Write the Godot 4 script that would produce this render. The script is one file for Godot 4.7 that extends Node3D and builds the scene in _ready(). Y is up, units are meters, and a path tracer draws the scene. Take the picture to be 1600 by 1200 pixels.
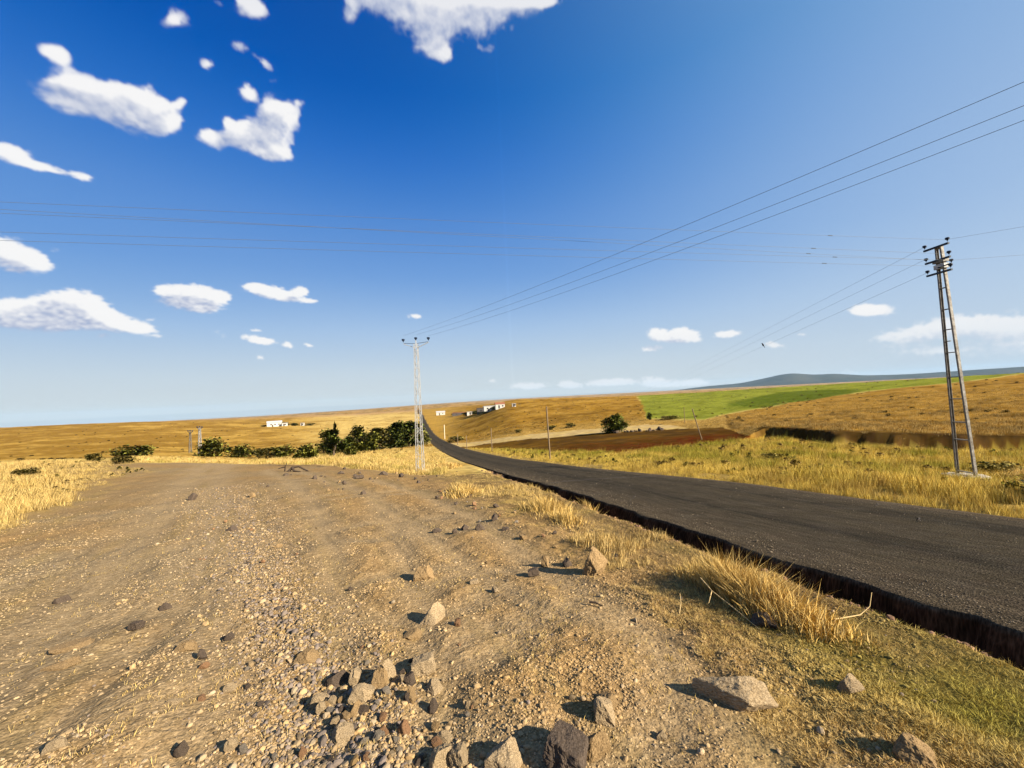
extends Node3D
# A dirt track beside a narrow asphalt road that runs down into a dry valley and up the far side.
# Ground heights: a table of ranges (metres) for a fan of bearings (degrees, 0 = straight ahead), smoothed, plus road bed, ditch, bank and bumps.
const TH=[-170.00,-115.00,-75.00,-52.28,-44.13,-32.92,-21.26,-13.62,-7.45,-0.10,17.80,32.78,44.03,52.21,70.00,115.00,170.00]
const RK=[0,2,4,7,11,16,23,32,45,64,90,128,180,256,360,512,800,1500,3500,9500]
const TAB=[
	[0.00,0.13,0.26,0.45,0.73,0.94,1.04,0.99,0.85,0.74,0.58,0.35,0.04,-0.42,-1.04,-1.95,-3.68,-4.88,-4.88,-4.88],
	[0.00,0.05,0.11,0.19,0.12,-0.03,-0.24,-0.50,-0.76,-0.84,-0.94,-1.09,-1.30,-1.60,-2.02,-2.63,-3.78,-4.58,-4.58,-4.58],
	[0.00,-0.06,-0.12,-0.21,-0.47,-0.80,-1.16,-1.50,-1.58,-1.98,-3.34,-4.60,-5.57,-5.64,-5.03,-3.25,-3.28,-10.40,-23.33,-76.48],
	[0.00,-0.15,-0.30,-0.54,-0.80,-1.03,-1.34,-1.60,-1.58,-2.15,-4.09,-5.89,-7.28,-7.38,-6.51,-3.97,-4.00,-14.18,-32.65,-108.58],
	[0.00,-0.17,-0.35,-0.62,-0.91,-1.22,-1.58,-1.89,-2.21,-3.29,-5.14,-7.26,-8.43,-8.74,-8.17,-4.81,-7.12,-18.61,-40.30,-113.58],
	[0.00,-0.20,-0.41,-0.71,-1.02,-1.44,-1.91,-2.63,-3.56,-5.64,-8.10,-10.71,-12.97,-13.67,-13.87,-13.58,-11.94,-24.02,-49.35,-128.58],
	[0.00,-0.23,-0.45,-0.77,-1.11,-1.66,-2.31,-3.09,-4.26,-5.66,-8.32,-10.96,-13.05,-14.80,-15.95,-16.63,-17.40,-19.76,-38.95,-108.58],
	[0.00,-0.24,-0.47,-0.80,-1.20,-1.84,-2.67,-3.68,-4.96,-6.68,-8.77,-11.31,-13.86,-16.10,-16.88,-16.10,-16.39,-17.06,-30.27,-78.58],
	[0.00,-0.24,-0.48,-0.82,-1.23,-1.87,-2.73,-3.74,-5.04,-6.33,-7.49,-8.95,-9.70,-9.82,-9.53,-11.10,-14.09,-14.14,-26.49,-58.58],
	[0.00,-0.24,-0.48,-0.82,-1.25,-1.89,-2.76,-3.76,-4.92,-6.30,-7.47,-8.14,-7.79,-5.49,-0.50,-3.45,-9.67,-18.58,-31.54,-43.58],
	[0.00,-0.23,-0.46,-0.79,-1.15,-1.70,-2.46,-3.19,-4.09,-4.97,-5.59,-6.00,-6.13,-5.10,-4.17,-6.21,-9.10,-13.26,-25.79,-38.58],
	[0.00,-0.20,-0.41,-0.71,-1.03,-1.69,-2.34,-2.77,-3.16,-3.68,-4.36,-4.94,-5.07,-3.64,-2.26,-3.98,-7.72,-13.98,-24.15,-28.58],
	[0.00,-0.17,-0.35,-0.59,-0.99,-1.75,-2.43,-2.97,-3.29,-3.31,-3.17,-2.80,-2.33,-2.36,-1.55,-1.45,-3.62,-9.52,-20.56,-28.58],
	[0.00,-0.15,-0.30,-0.50,-0.91,-1.58,-2.40,-3.03,-3.65,-3.14,-2.46,-2.00,-1.54,-1.03,0.13,-0.87,-4.80,-10.12,-17.79,-28.58],
	[0.00,-0.08,-0.16,-0.28,-0.54,-1.05,-1.88,-2.78,-3.65,-3.14,-2.46,-2.00,-1.54,-1.03,0.13,-0.87,-4.80,-10.12,-17.79,-28.58],
	[0.00,0.05,0.11,0.19,0.22,0.20,0.11,-0.04,-0.22,-0.27,-0.35,-0.46,-0.62,-0.85,-1.16,-1.62,-2.48,-3.08,-3.08,-3.08],
	[0.00,0.13,0.26,0.45,0.73,0.94,1.04,0.99,0.85,0.74,0.58,0.35,0.04,-0.42,-1.04,-1.95,-3.68,-4.88,-4.88,-4.88],
]
const CLOUDS=[
	[-48.8,32.0,0.79,0.04,-0.16,-0.65,0.9],
	[-48.0,29.5,1.65,0.20,-0.28,-1.47,1],
	[-45.8,29.6,1.83,0.04,-0.36,-1.53,1],
	[-42.9,30.2,2.15,-0.08,-0.52,-1.86,1],
	[-40.9,30.0,1.40,0.08,-0.30,-1.34,0.95],
	[-39.3,31.8,0.48,0.18,-0.01,-0.44,0.75],
	[-48.2,31.5,0.65,-0.06,-0.13,-0.41,0.35],
	[-36.6,29.5,1.05,-0.23,-0.33,-0.85,0.95],
	[-33.8,30.4,1.33,0.13,-0.20,-1.12,1],
	[-31.0,30.9,2.41,-0.05,-0.46,-1.71,1],
	[-29.4,33.4,1.68,-0.17,-0.54,-1.47,1],
	[-30.4,29.8,1.70,-0.24,-0.32,-0.90,1],
	[-35.0,31.5,0.46,-0.14,-0.28,-0.59,0.7],
	[-32.7,34.5,0.61,-0.44,-0.44,-0.57,0.75],
	[-31.1,37.6,0.74,-0.37,-0.22,-0.31,0.5],
	[-33.5,38.2,0.68,0.00,-0.13,-0.38,0.4],
	[-36.7,35.8,0.58,0.12,-0.08,-0.44,0.6],
	[-29.8,36.1,0.32,-0.29,-0.32,-0.34,0.45],
	[-27.2,35.0,0.48,0.04,-0.06,-0.30,0.4],
	[-32.2,41.6,0.99,-0.28,-0.55,-0.89,0.95],
	[-39.4,38.5,0.67,-0.30,-0.30,-0.49,0.55],
	[-40.1,37.9,0.53,0.24,-0.01,-0.43,0.6],
	[-35.6,40.9,0.41,-0.06,-0.10,-0.20,0.4],
	[-15.7,45.5,3.04,0.07,-0.37,-1.35,1],
	[-10.4,45.0,3.19,-0.86,-1.15,-1.79,1],
	[-9.5,42.8,1.10,-0.66,-1.19,-1.13,0.95],
	[-7.9,41.7,1.16,-0.27,-0.38,-0.73,0.95],
	[-3.4,45.0,2.88,-0.57,-0.70,-1.63,1],
	[1.9,45.5,3.67,-0.25,-0.07,-0.97,1],
	[6.7,45.6,2.30,-0.29,-0.04,-0.57,0.8],
	[-0.3,42.8,0.48,-0.08,-0.28,-0.93,0.4],
	[-2.2,42.2,0.91,-0.27,-0.11,-0.20,0.35],
	[2.7,43.9,0.27,-0.02,-0.04,-0.51,0.3],
	[-20.1,44.2,0.78,-0.06,-0.55,-1.20,0.8],
	[-51.6,23.2,1.12,-0.08,-0.15,-0.74,0.95],
	[-49.9,22.8,1.26,-0.01,-0.07,-0.38,0.85],
	[-47.1,22.9,0.70,-0.02,-0.07,-0.34,0.75],
	[-48.3,22.9,0.74,-0.01,-0.04,-0.22,0.3],
	[-52.0,14.9,1.97,-0.53,-0.24,-1.20,1],
	[-50.4,14.6,1.07,-0.20,-0.13,-0.74,1],
	[-51.3,13.6,0.50,0.11,-0.00,-0.22,0.6],
	[-49.0,15.9,0.27,0.06,-0.00,-0.17,0.3],
	[-50.0,9.8,2.29,-0.03,-0.08,-1.18,1],
	[-48.4,10.6,2.03,0.27,-0.01,-1.45,1],
	[-47.2,10.6,1.89,-0.25,-0.19,-1.48,1],
	[-51.7,9.8,1.24,0.17,-0.01,-1.02,1],
	[-45.2,9.7,2.01,-0.41,-0.14,-0.89,1],
	[-43.3,9.2,1.45,-0.16,-0.06,-0.53,0.95],
	[-50.0,8.9,3.46,0.08,-0.02,-0.59,0.8],
	[-42.3,10.1,0.50,0.05,-0.00,-0.27,0.5],
	[-45.9,8.2,0.63,0.05,-0.00,-0.26,0.6],
	[-42.0,8.4,0.71,0.05,-0.00,-0.20,0.5],
	[-40.1,13.1,1.47,-0.15,-0.14,-0.89,0.95],
	[-38.1,13.3,1.67,-0.10,-0.13,-0.99,1],
	[-36.1,13.1,0.89,-0.00,-0.07,-0.73,1],
	[-38.7,12.0,2.50,-0.02,-0.06,-0.63,0.9],
	[-37.5,11.8,0.86,0.08,-0.01,-0.50,0.95],
	[-41.2,13.3,0.61,-0.06,-0.07,-0.47,0.7],
	[-31.3,14.3,2.20,-0.24,-0.13,-0.76,0.95],
	[-29.8,13.9,1.47,-0.18,-0.10,-0.54,0.95],
	[-27.8,14.5,0.92,0.07,-0.02,-0.63,0.95],
	[-27.1,13.5,1.43,-0.05,-0.03,-0.32,0.8],
	[-32.5,14.6,1.13,-0.12,-0.08,-0.45,0.7],
	[-32.8,8.5,1.40,-0.24,-0.08,-0.46,0.8],
	[-31.7,8.3,1.06,-0.08,-0.04,-0.39,0.7],
	[-36.2,9.0,0.78,-0.31,-0.13,-0.42,0.35],
	[-29.3,7.9,0.62,-0.11,-0.07,-0.39,0.75],
	[-27.0,7.9,0.50,-0.09,-0.05,-0.24,0.7],
	[-32.3,6.3,0.40,0.00,-0.01,-0.23,0.7],
	[-32.8,9.6,0.65,0.03,-0.00,-0.19,0.6],
	[-13.4,11.8,0.95,-0.00,-0.01,-0.35,0.75],
	[20.7,7.4,1.35,-0.27,-0.11,-0.76,0.95],
	[23.9,7.0,1.65,-0.44,-0.16,-0.82,1],
	[22.3,6.5,2.74,-0.28,-0.03,-0.42,0.8],
	[19.6,5.6,1.47,-0.02,0.00,-0.43,0.75],
	[28.9,6.5,1.48,-0.06,0.00,-0.44,0.9],
	[33.6,4.6,0.93,-0.31,-0.08,-0.37,0.7],
	[34.9,5.7,0.37,-0.05,-0.01,-0.15,0.4],
	[36.3,5.5,0.54,-0.07,-0.01,-0.15,0.5],
	[42.5,7.3,1.59,-0.30,-0.04,-0.60,0.95],
	[42.0,7.1,0.91,-0.16,-0.02,-0.34,0.8],
	[45.2,4.1,2.82,-0.06,0.00,-0.85,0.68],
	[48.3,4.7,2.43,-0.09,0.00,-0.98,0.72],
	[50.5,4.2,2.23,-0.07,-0.00,-0.94,0.68],
	[52.4,3.6,2.05,-0.05,-0.00,-1.02,0.65],
	[50.5,2.2,4.04,-0.18,-0.02,-0.82,0.5],
	[45.1,2.6,2.73,-0.32,-0.03,-0.52,0.45],
	[52.2,5.3,0.86,-0.17,-0.01,-0.23,0.35],
	[55.6,2.8,3.49,-0.03,-0.01,-1.57,0.5],
	[2.3,1.4,2.77,-0.05,-0.01,-0.55,0.75],
	[7.8,1.4,1.27,-0.07,-0.03,-0.55,0.75],
	[9.1,1.1,1.80,-0.10,-0.03,-0.46,0.6],
	[13.2,1.3,2.19,-0.05,-0.01,-0.54,0.8],
	[15.8,1.3,1.54,-0.09,-0.03,-0.53,0.75],
	[19.5,1.1,1.64,-0.10,-0.04,-0.70,0.75],
	[21.9,0.6,3.56,-0.01,-0.01,-0.60,0.7],
	[25.0,0.6,1.51,-0.09,-0.02,-0.42,0.6],
	[-2.8,2.4,0.64,-0.03,-0.01,-0.28,0.6],
	[37.1,0.3,1.75,-0.12,-0.02,-0.37,0.4],
	[40.5,0.8,0.80,-0.06,-0.02,-0.28,0.45],
	[27.3,1.5,2.17,-0.15,-0.01,-0.25,0.25],
]
const PD = [-40.0,-20.0,-8.0,0.0,2.7,4.7,7.3,10.2,13.0,17.2,21.6,26.0,36.0,53.0,73.0,110.0,150.0,200.0,260.0,350.0,550.0,900.0,1800.0]
const PY = [1.72,1.07,0.52,0.0,-0.32,-0.56,-0.84,-1.11,-1.45,-1.98,-2.5,-3.0,-4.13,-5.78,-7.58,-10.28,-12.88,-15.18,-16.38,-16.88,-15.88,-16.18,-17.18]
const ROAD_A = 4.0
const ROAD_B = -0.2444
const ROAD_N = 1.02943
const NT = 720
const NR = 420
const EXPO = 2.95
var dense := PackedFloat32Array()
var nlo := FastNoiseLite.new()
var nmid := FastNoiseLite.new()
var nhi := FastNoiseLite.new()
var rng := RandomNumberGenerator.new()
var M := {}
var used := {}

func _ready():
	seed(7)
	rng.seed = 4242
	var cam := Camera3D.new()
	cam.name = "camera"
	cam.position = Vector3(0, 1.42, 0)
	cam.rotation_degrees = Vector3(1.845, 0, -2.9)
	cam.fov = 88.12
	cam.near = 0.05
	cam.far = 30000.0
	add_child(cam)
	cam.current = true
	var env := Environment.new()
	env.background_mode = Environment.BG_SKY
	env.tonemap_mode = Environment.TONE_MAPPER_LINEAR
	env.tonemap_exposure = EXPO
	env.sdfgi_enabled = true
	env.ssao_enabled = true
	env.ssil_enabled = true
	env.fog_enabled = true
	env.fog_density = 0.00003
	env.fog_light_color = Color(0.67, 0.83, 0.97)
	var sky := Sky.new()
	var pan := PanoramaSkyMaterial.new()
	pan.panorama = sky_texture()
	sky.sky_material = pan
	env.sky = sky
	var we := WorldEnvironment.new()
	we.name = "environment"
	we.environment = env
	add_child(we)
	var sun := DirectionalLight3D.new()
	sun.name = "sun"
	sun.light_energy = 1.6
	sun.light_color = Color(1.0, 0.945, 0.85)
	sun.light_angular_distance = 0.5
	sun.shadow_enabled = true
	var az := deg_to_rad(120.0)
	var el := deg_to_rad(27.0)
	var to_sun := Vector3(sin(az) * cos(el), sin(el), -cos(az) * cos(el))
	add_child(sun)
	sun.look_at_from_position(to_sun * 50.0, Vector3.ZERO, Vector3.UP)
	noises()
	materials()
	bake_heights()
	terrain()
	road()
	mountain()
	poles()
	wires()
	buildings()
	trees()
	rocks()
	gravel()
	grasses()
	grit_and_weeds()
	hill_scrub()
	clumps()
	small_things()

# ---------------------------------------------------------------- helpers
func numbered(called: String) -> String:
	var n: int = used.get(called, 0)
	used[called] = n + 1
	return called if n == 0 else "%s_%03d" % [called, n]

func tag(o: Node3D, label: String, category: String, group := "") -> Node3D:
	o.set_meta("label", label)
	o.set_meta("category", category)
	if group != "":
		o.set_meta("group", group)
	return o

func thing(called: String, label: String, category: String, at: Vector3, group := "") -> Node3D:
	var o := Node3D.new()
	o.name = numbered(called)
	o.position = at
	add_child(o)
	return tag(o, label, category, group)

func obj(called: String, mesh: Mesh, mat: Material, parent: Node3D = null) -> MeshInstance3D:
	var o := MeshInstance3D.new()
	o.mesh = mesh
	o.material_override = mat
	if parent == null:
		o.name = numbered(called)
		add_child(o)
	else:
		o.name = called
		parent.add_child(o, true)
	return o

func struct(called: String, mesh: Mesh, mat: Material) -> MeshInstance3D:
	var o := obj(called, mesh, mat)
	o.set_meta("kind", "structure")
	return o

func copy(o: Node3D, label := "") -> Node3D:
	var c: Node3D = o.duplicate()
	c.name = numbered(String(o.name).rstrip("0123456789").rstrip("_"))
	add_child(c)
	if label != "":
		c.set_meta("label", label)
	return c

var unit_box := BoxMesh.new()
func bar(called: String, a: Vector3, b: Vector3, t: float, mat: Material, parent: Node3D, t2 := -1.0) -> MeshInstance3D:
	var o := obj(called, unit_box, mat, parent)
	var y := (b - a)
	var yn := y.normalized()
	var x := (Vector3.RIGHT if absf(yn.x) < 0.9 else Vector3.UP)
	var z := x.cross(yn).normalized()
	x = yn.cross(z)
	o.transform = Transform3D(Basis(x * t, y, z * (t if t2 < 0 else t2)), (a + b) * 0.5)
	return o

func lerp_list(xs: Array, ys: Array, x: float) -> float:
	if x <= xs[0]:
		return ys[0]
	for i in range(1, xs.size()):
		if x < xs[i]:
			return lerpf(ys[i - 1], ys[i], (x - xs[i - 1]) / (xs[i] - xs[i - 1]))
	return ys[-1]

func lin(r: float, g: float, b: float) -> Color:   # an sRGB 0..255 colour as linear values
	return Color(r / 255.0, g / 255.0, b / 255.0).srgb_to_linear()

# ---------------------------------------------------------------- sky
func sky_base(dir_az: float, el: float) -> Vector3:
	var stops := [[-90.0, 186, 198, 206], [0.0, 210, 216, 216], [4.0, 198, 213, 224], [10.0, 164, 194, 228], [17.0, 114, 160, 219], [24.0, 84, 138, 210], [31.0, 44, 112, 198], [38.0, 5, 88, 180], [46.0, 0, 72, 162], [60.0, 0, 58, 142], [90.0, 0, 50, 130]]
	var c := Vector3(203, 221, 232)
	for i in range(1, stops.size()):
		if el <= stops[i][0]:
			var t: float = (el - stops[i - 1][0]) / (stops[i][0] - stops[i - 1][0])
			c = Vector3(lerpf(stops[i - 1][1], stops[i][1], t), lerpf(stops[i - 1][2], stops[i][2], t), lerpf(stops[i - 1][3], stops[i][3], t))
			break
	var a := deg_to_rad(dir_az)
	var e := deg_to_rad(el)
	var d := Vector3(sin(a) * cos(e), sin(e), -cos(a) * cos(e))
	var sa := deg_to_rad(120.0)
	var se := deg_to_rad(27.0)
	var s := Vector3(sin(sa) * cos(se), sin(se), -cos(sa) * cos(se))
	var ang := rad_to_deg(acos(clampf(d.dot(s), -1, 1)))
	var w := smoothstep(112.0, 45.0, ang) * 0.72
	if el > 0:
		c = c.lerp(Vector3(188, 208, 230), w)
		c = c.lerp(Vector3(60, 128, 212), smoothstep(125.0, 160.0, ang) * 0.75 * smoothstep(6, 20, el))
	return c

func sky_texture() -> Texture2D:
	var lo := Image.create(384, 192, false, Image.FORMAT_RGBF)
	for y in 192:
		for x in 384:
			var az := (x + 0.5) / 384.0 * 360.0
			if az > 180:
				az -= 360
			var c := sky_base(az, 90.0 - (y + 0.5) / 192.0 * 180.0)
			var l := lin(c.x, c.y, c.z)
			lo.set_pixel(x, y, Color(l.r / EXPO, l.g / EXPO, l.b / EXPO))
	const W := 3072
	const H := 1536
	lo.resize(W, H, Image.INTERPOLATE_CUBIC)
	# clouds: sums of soft ellipses (bearing, elevation, two half axes, opacity) broken up by noise
	const K := W / 360.0
	const AZ := 68.0
	const TOP := 54.0
	var w := int(2 * AZ * K)
	var h := int(TOP * K)
	var f := PackedFloat32Array()
	f.resize(w * h)
	for c in CLOUDS:
		var ce := cos(deg_to_rad(c[1]))
		var ext: float = 1.5 * maxf(Vector2(c[2], c[4]).length(), 0.3)
		var exv: float = 1.5 * maxf(Vector2(c[3], c[5]).length(), 0.3)
		var det: float = c[2] * c[5] - c[3] * c[4]
		var x0: int = maxi(0, int((c[0] + AZ - ext / ce) * K))
		var x1: int = mini(w - 1, int((c[0] + AZ + ext / ce) * K))
		var y0: int = maxi(0, int((TOP - c[1] - exv) * K))
		var y1: int = mini(h - 1, int((TOP - c[1] + exv) * K))
		for y in range(y0, y1 + 1):
			var de: float = TOP - (y + 0.5) / K - c[1]
			for x in range(x0, x1 + 1):
				var da: float = ((x + 0.5) / K - AZ - c[0]) * ce
				var p: float = (da * c[5] - de * c[4]) / det
				var q: float = (de * c[2] - da * c[3]) / det
				var v: float = c[6] * maxf(0.0, 1.0 - (p * p + q * q) * 0.46)
				if v > 0:
					var at := y * w + x
					f[at] = 1.0 - (1.0 - f[at]) * (1.0 - v)
	var n := FastNoiseLite.new()
	n.noise_type = FastNoiseLite.TYPE_SIMPLEX_SMOOTH
	n.seed = 3
	n.frequency = 32.0
	n.fractal_octaves = 5
	n.fractal_gain = 0.58
	for y in range(1, h - 1):
		var e := TOP - (y + 0.5) / K
		var fine := lerpf(2.2, 0.8, smoothstep(4.0, 30.0, e))
		for x in range(1, w - 1):
			var v := f[y * w + x]
			if v < 0.02:
				continue
			var az := (x + 0.5) / K - AZ
			var dir := Vector3(sin(deg_to_rad(az)) * cos(deg_to_rad(e)), sin(deg_to_rad(e)), -cos(deg_to_rad(az)) * cos(deg_to_rad(e)))
			dir *= Vector3(1, 1.25, 1) * fine
			var nz := n.get_noise_3dv(dir)
			nz = nz * 0.5 + 0.5 * (0.55 - 2.0 * absf(n.get_noise_3dv(dir * 0.6 + Vector3(5, 2, 1))))
			var dn := v * 1.1 + nz * 0.8 * (1.2 - 0.75 * v)
			var rim := clampf((v - f[clampi(y - 9, 0, h - 1) * w + clampi(x + 5, 0, w - 1)]) * 3.0, 0.0, 1.0)
			var a := lerpf(smoothstep(0.32, 1.05, dn), smoothstep(0.4, 0.74, dn), rim)
			a *= lerpf(0.4, 1.0, smoothstep(0.15, 0.7, v))
			if a <= 0.003:
				continue
			var ox := clampi(x + 9, 0, w - 1)
			var oy := clampi(y - 9, 0, h - 1)
			var up := f[oy * w + ox]
			var dir2 := dir + Vector3(0.008, 0.013, 0) * fine
			var nz2 := n.get_noise_3dv(dir2)
			nz2 = nz2 * 0.6 + 0.4 * (0.55 - 2.0 * absf(n.get_noise_3dv(dir2 * 0.6 + Vector3(5, 2, 1))))
			var lit := clampf(0.98 - 0.6 * smoothstep(0.35, 1.0, up) + (v - up) * 0.7 + (nz - nz2) * 0.75, 0.0, 1.0)
			lit = lerpf(lit, lit * 0.72 + 0.08, smoothstep(36.0, 44.0, e))
			var col := lin(165, 178, 208).lerp(lin(250, 249, 248), lit)
			col = col.lerp(lin(226, 232, 238), smoothstep(9.0, 2.0, e) * 0.75)
			var px := posmod(int(az * K + W), W)
			var py := int((90.0 - e) * K)
			var b := lo.get_pixel(px, py)
			lo.set_pixel(px, py, b.lerp(Color(col.r / EXPO, col.g / EXPO, col.b / EXPO), a * 0.97))
	return ImageTexture.create_from_image(lo)

# ---------------------------------------------------------------- noise and materials
func noises():
	for k in [[nlo, 11, 4, 1.0], [nmid, 23, 3, 1.0], [nhi, 37, 4, 1.0]]:
		var n: FastNoiseLite = k[0]
		n.noise_type = FastNoiseLite.TYPE_SIMPLEX_SMOOTH
		n.seed = k[1]
		n.fractal_octaves = k[2]
		n.frequency = k[3]

func noise_tex(kind: int, freq: float, oct: int, lo: float, hi: float, sd: int, size := 1024, tint_lo := Color.WHITE, tint_hi := Color.WHITE) -> NoiseTexture2D:
	var n := FastNoiseLite.new()
	n.noise_type = kind
	n.seed = sd
	n.frequency = freq
	n.fractal_octaves = oct
	n.fractal_gain = 0.6
	if kind == FastNoiseLite.TYPE_CELLULAR:
		n.cellular_return_type = FastNoiseLite.RETURN_DISTANCE
		n.fractal_type = FastNoiseLite.FRACTAL_NONE if oct <= 1 else FastNoiseLite.FRACTAL_FBM
	var g := Gradient.new()
	g.set_color(0, Color(lo * tint_lo.r, lo * tint_lo.g, lo * tint_lo.b))
	g.set_color(1, Color(hi * tint_hi.r, hi * tint_hi.g, hi * tint_hi.b))
	var t := NoiseTexture2D.new()
	t.width = size
	t.height = size
	t.seamless = true
	t.normalize = true
	t.noise = n
	t.color_ramp = g
	return t

func mat(called: String, rough := 0.95) -> StandardMaterial3D:
	var m := StandardMaterial3D.new()
	m.roughness = rough
	m.metallic_specular = 0.25
	m.cull_mode = BaseMaterial3D.CULL_DISABLED
	M[called] = m
	return m

func flat(called: String, c: Color, rough := 0.9, metal := 0.0) -> StandardMaterial3D:
	var m := mat(called, rough)
	m.albedo_color = c.linear_to_srgb()
	m.metallic = metal
	return m

func materials():
	var S := FastNoiseLite.TYPE_SIMPLEX_SMOOTH
	var C := FastNoiseLite.TYPE_CELLULAR
	var m := mat("soil", 1.0)
	m.vertex_color_use_as_albedo = true
	m.metallic_specular = 0.1
	m.albedo_texture = noise_tex(S, 0.02, 6, 0.76, 1.0, 1, 1024, Color(1, 0.97, 0.92))
	m.detail_enabled = true
	m.detail_blend_mode = BaseMaterial3D.BLEND_MODE_MUL
	m.detail_uv_layer = BaseMaterial3D.DETAIL_UV_2
	m.detail_albedo = noise_tex(C, 0.03, 3, 0.6, 1.0, 5)
	m.heightmap_enabled = true
	m.heightmap_scale = 1.0
	m.heightmap_texture = noise_tex(S, 0.03, 6, 0.0, 1.0, 9)
	m = mat("far_soil", 1.0)
	m.vertex_color_use_as_albedo = true
	m.metallic_specular = 0.0
	m.albedo_texture = noise_tex(S, 0.015, 6, 0.72, 1.0, 2, 1024)
	m.uv1_scale = Vector3(0.06, 0.06, 0.06)
	m = mat("asphalt", 0.95)
	m.metallic_specular = 0.08
	m.vertex_color_use_as_albedo = true
	m.albedo_texture = noise_tex(C, 0.06, 2, 0.38, 1.0, 12)
	m.detail_enabled = true
	m.detail_blend_mode = BaseMaterial3D.BLEND_MODE_MUL
	m.detail_uv_layer = BaseMaterial3D.DETAIL_UV_2
	m.detail_albedo = noise_tex(S, 0.012, 5, 0.72, 1.0, 14)
	m.heightmap_enabled = true
	m.heightmap_scale = 0.5
	m.heightmap_texture = noise_tex(C, 0.06, 2, 0.0, 1.0, 12)
	m = mat("mountain", 1.0)
	m.vertex_color_use_as_albedo = true
	m.metallic_specular = 0.0
	for k in [["stone_pale", Color(0.56, 0.43, 0.27), 21], ["stone_brown", Color(0.42, 0.29, 0.15), 22], ["stone_dark", Color(0.15, 0.115, 0.09), 23], ["stone_grey", Color(0.36, 0.31, 0.25), 24], ["stone_rust", Color(0.38, 0.22, 0.12), 25]]:
		m = flat(k[0], k[1], 0.95)
		m.uv1_triplanar = true
		m.uv1_scale = Vector3(3, 3, 3)
		m.albedo_texture = noise_tex(S, 0.012, 6, 0.5, 1.0, k[2], 512, Color(1, 0.95, 0.86))
		m.heightmap_enabled = true
		m.heightmap_scale = 0.7
		m.heightmap_texture = noise_tex(S, 0.03, 6, 0.0, 1.0, k[2] + 40, 512)
	m = mat("pebble", 0.95)
	m.vertex_color_use_as_albedo = true
	m = mat("blade", 0.8)
	m.vertex_color_use_as_albedo = true
	m.metallic_specular = 0.2
	m.backlight_enabled = true
	m.backlight = Color(0.5, 0.45, 0.3)
	m = mat("leaf", 0.7)
	m.vertex_color_use_as_albedo = true
	m.metallic_specular = 0.2
	m.backlight_enabled = true
	m.backlight = Color(0.25, 0.3, 0.12)
	flat("bark", Color(0.1, 0.075, 0.05))
	m = flat("galvanised", Color(0.5, 0.5, 0.49), 0.6, 0.25)
	m.uv1_triplanar = true
	m.albedo_texture = noise_tex(S, 0.02, 4, 0.7, 1.0, 31, 256)
	m = flat("old_steel", Color(0.3, 0.295, 0.28), 0.6, 0.3)
	m.uv1_triplanar = true
	m.albedo_texture = noise_tex(S, 0.02, 5, 0.55, 1.0, 32, 256, Color(1, 0.93, 0.86))
	flat("dark_steel", Color(0.03, 0.04, 0.055), 0.6, 0.2)
	flat("insulator", Color(0.012, 0.02, 0.04), 0.3)
	flat("wire", Color(0.12, 0.14, 0.17), 0.6, 0.3)
	flat("wood_post", Color(0.16, 0.115, 0.07))
	flat("pale_post", Color(0.5, 0.42, 0.3))
	flat("white_wall", Color(0.42, 0.4, 0.36))
	flat("grey_wall", Color(0.3, 0.27, 0.23))
	flat("dark_wall", Color(0.07, 0.06, 0.055))
	flat("tin_roof", Color(0.4, 0.4, 0.4), 0.6, 0.2)
	flat("clay_roof", Color(0.22, 0.09, 0.05))
	flat("glass_dark", Color(0.02, 0.025, 0.03), 0.2)
	flat("concrete", Color(0.36, 0.32, 0.26))
	flat("bird", Color(0.015, 0.014, 0.016), 0.7)

# ---------------------------------------------------------------- heights
func profile(d: float) -> float:
	return lerp_list(PD, PY, d)

var prof := PackedFloat32Array()
func bake_heights():
	# road profile, smoothed, sampled on a warped axis
	prof.resize(1200)
	for i in 1200:
		prof[i] = profile(prof_d(i))
	for pass_ in 3:
		var s := prof.duplicate()
		for i in range(4, 1196):
			var t := 0.0
			for k in range(-4, 5):
				t += s[i + k]
			prof[i] = t / 9.0
	dense.resize(NT * NR)
	var lt := PackedFloat32Array()
	for i in RK.size():
		lt.append(log(RK[i] + 3.0))
	var raw := PackedFloat32Array()
	raw.resize(NT * NR)
	for a in NT:
		var th := -180.0 + a * 360.0 / NT
		var i := -1
		var lo := -170.0
		var hi := 170.0
		for k in TH.size() - 1:
			if th >= TH[k] and th < TH[k + 1]:
				i = k
		var r0: Array
		var r1: Array
		var t: float
		if i < 0:
			r0 = TAB[TH.size() - 1]
			r1 = TAB[0]
			t = (th - 170.0) / 20.0 if th > 0 else (th + 190.0) / 20.0
		else:
			r0 = TAB[i]
			r1 = TAB[i + 1]
			t = (th - TH[i]) / (TH[i + 1] - TH[i])
		var j := 0
		for b in NR:
			var l := log(3.0) + b * (log(9803.0) - log(3.0)) / (NR - 1)
			while j < RK.size() - 2 and l > lt[j + 1]:
				j += 1
			var u := clampf((l - lt[j]) / (lt[j + 1] - lt[j]), 0, 1)
			raw[a * NR + b] = lerpf(lerpf(r0[j], r0[j + 1], u), lerpf(r1[j], r1[j + 1], u), t)
	for pass_ in 2:   # soften the creases of the table
		for a in NT:
			for b in NR:
				var s := 0.0
				for k in range(-3, 4):
					s += raw[posmod(a + k, NT) * NR + b]
				dense[a * NR + b] = s / 7.0
		for a in NT:
			for b in NR:
				var s := 0.0
				for k in range(-4, 5):
					s += dense[a * NR + clampi(b + k, 0, NR - 1)]
				raw[a * NR + b] = s / 9.0
	dense = raw

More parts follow.
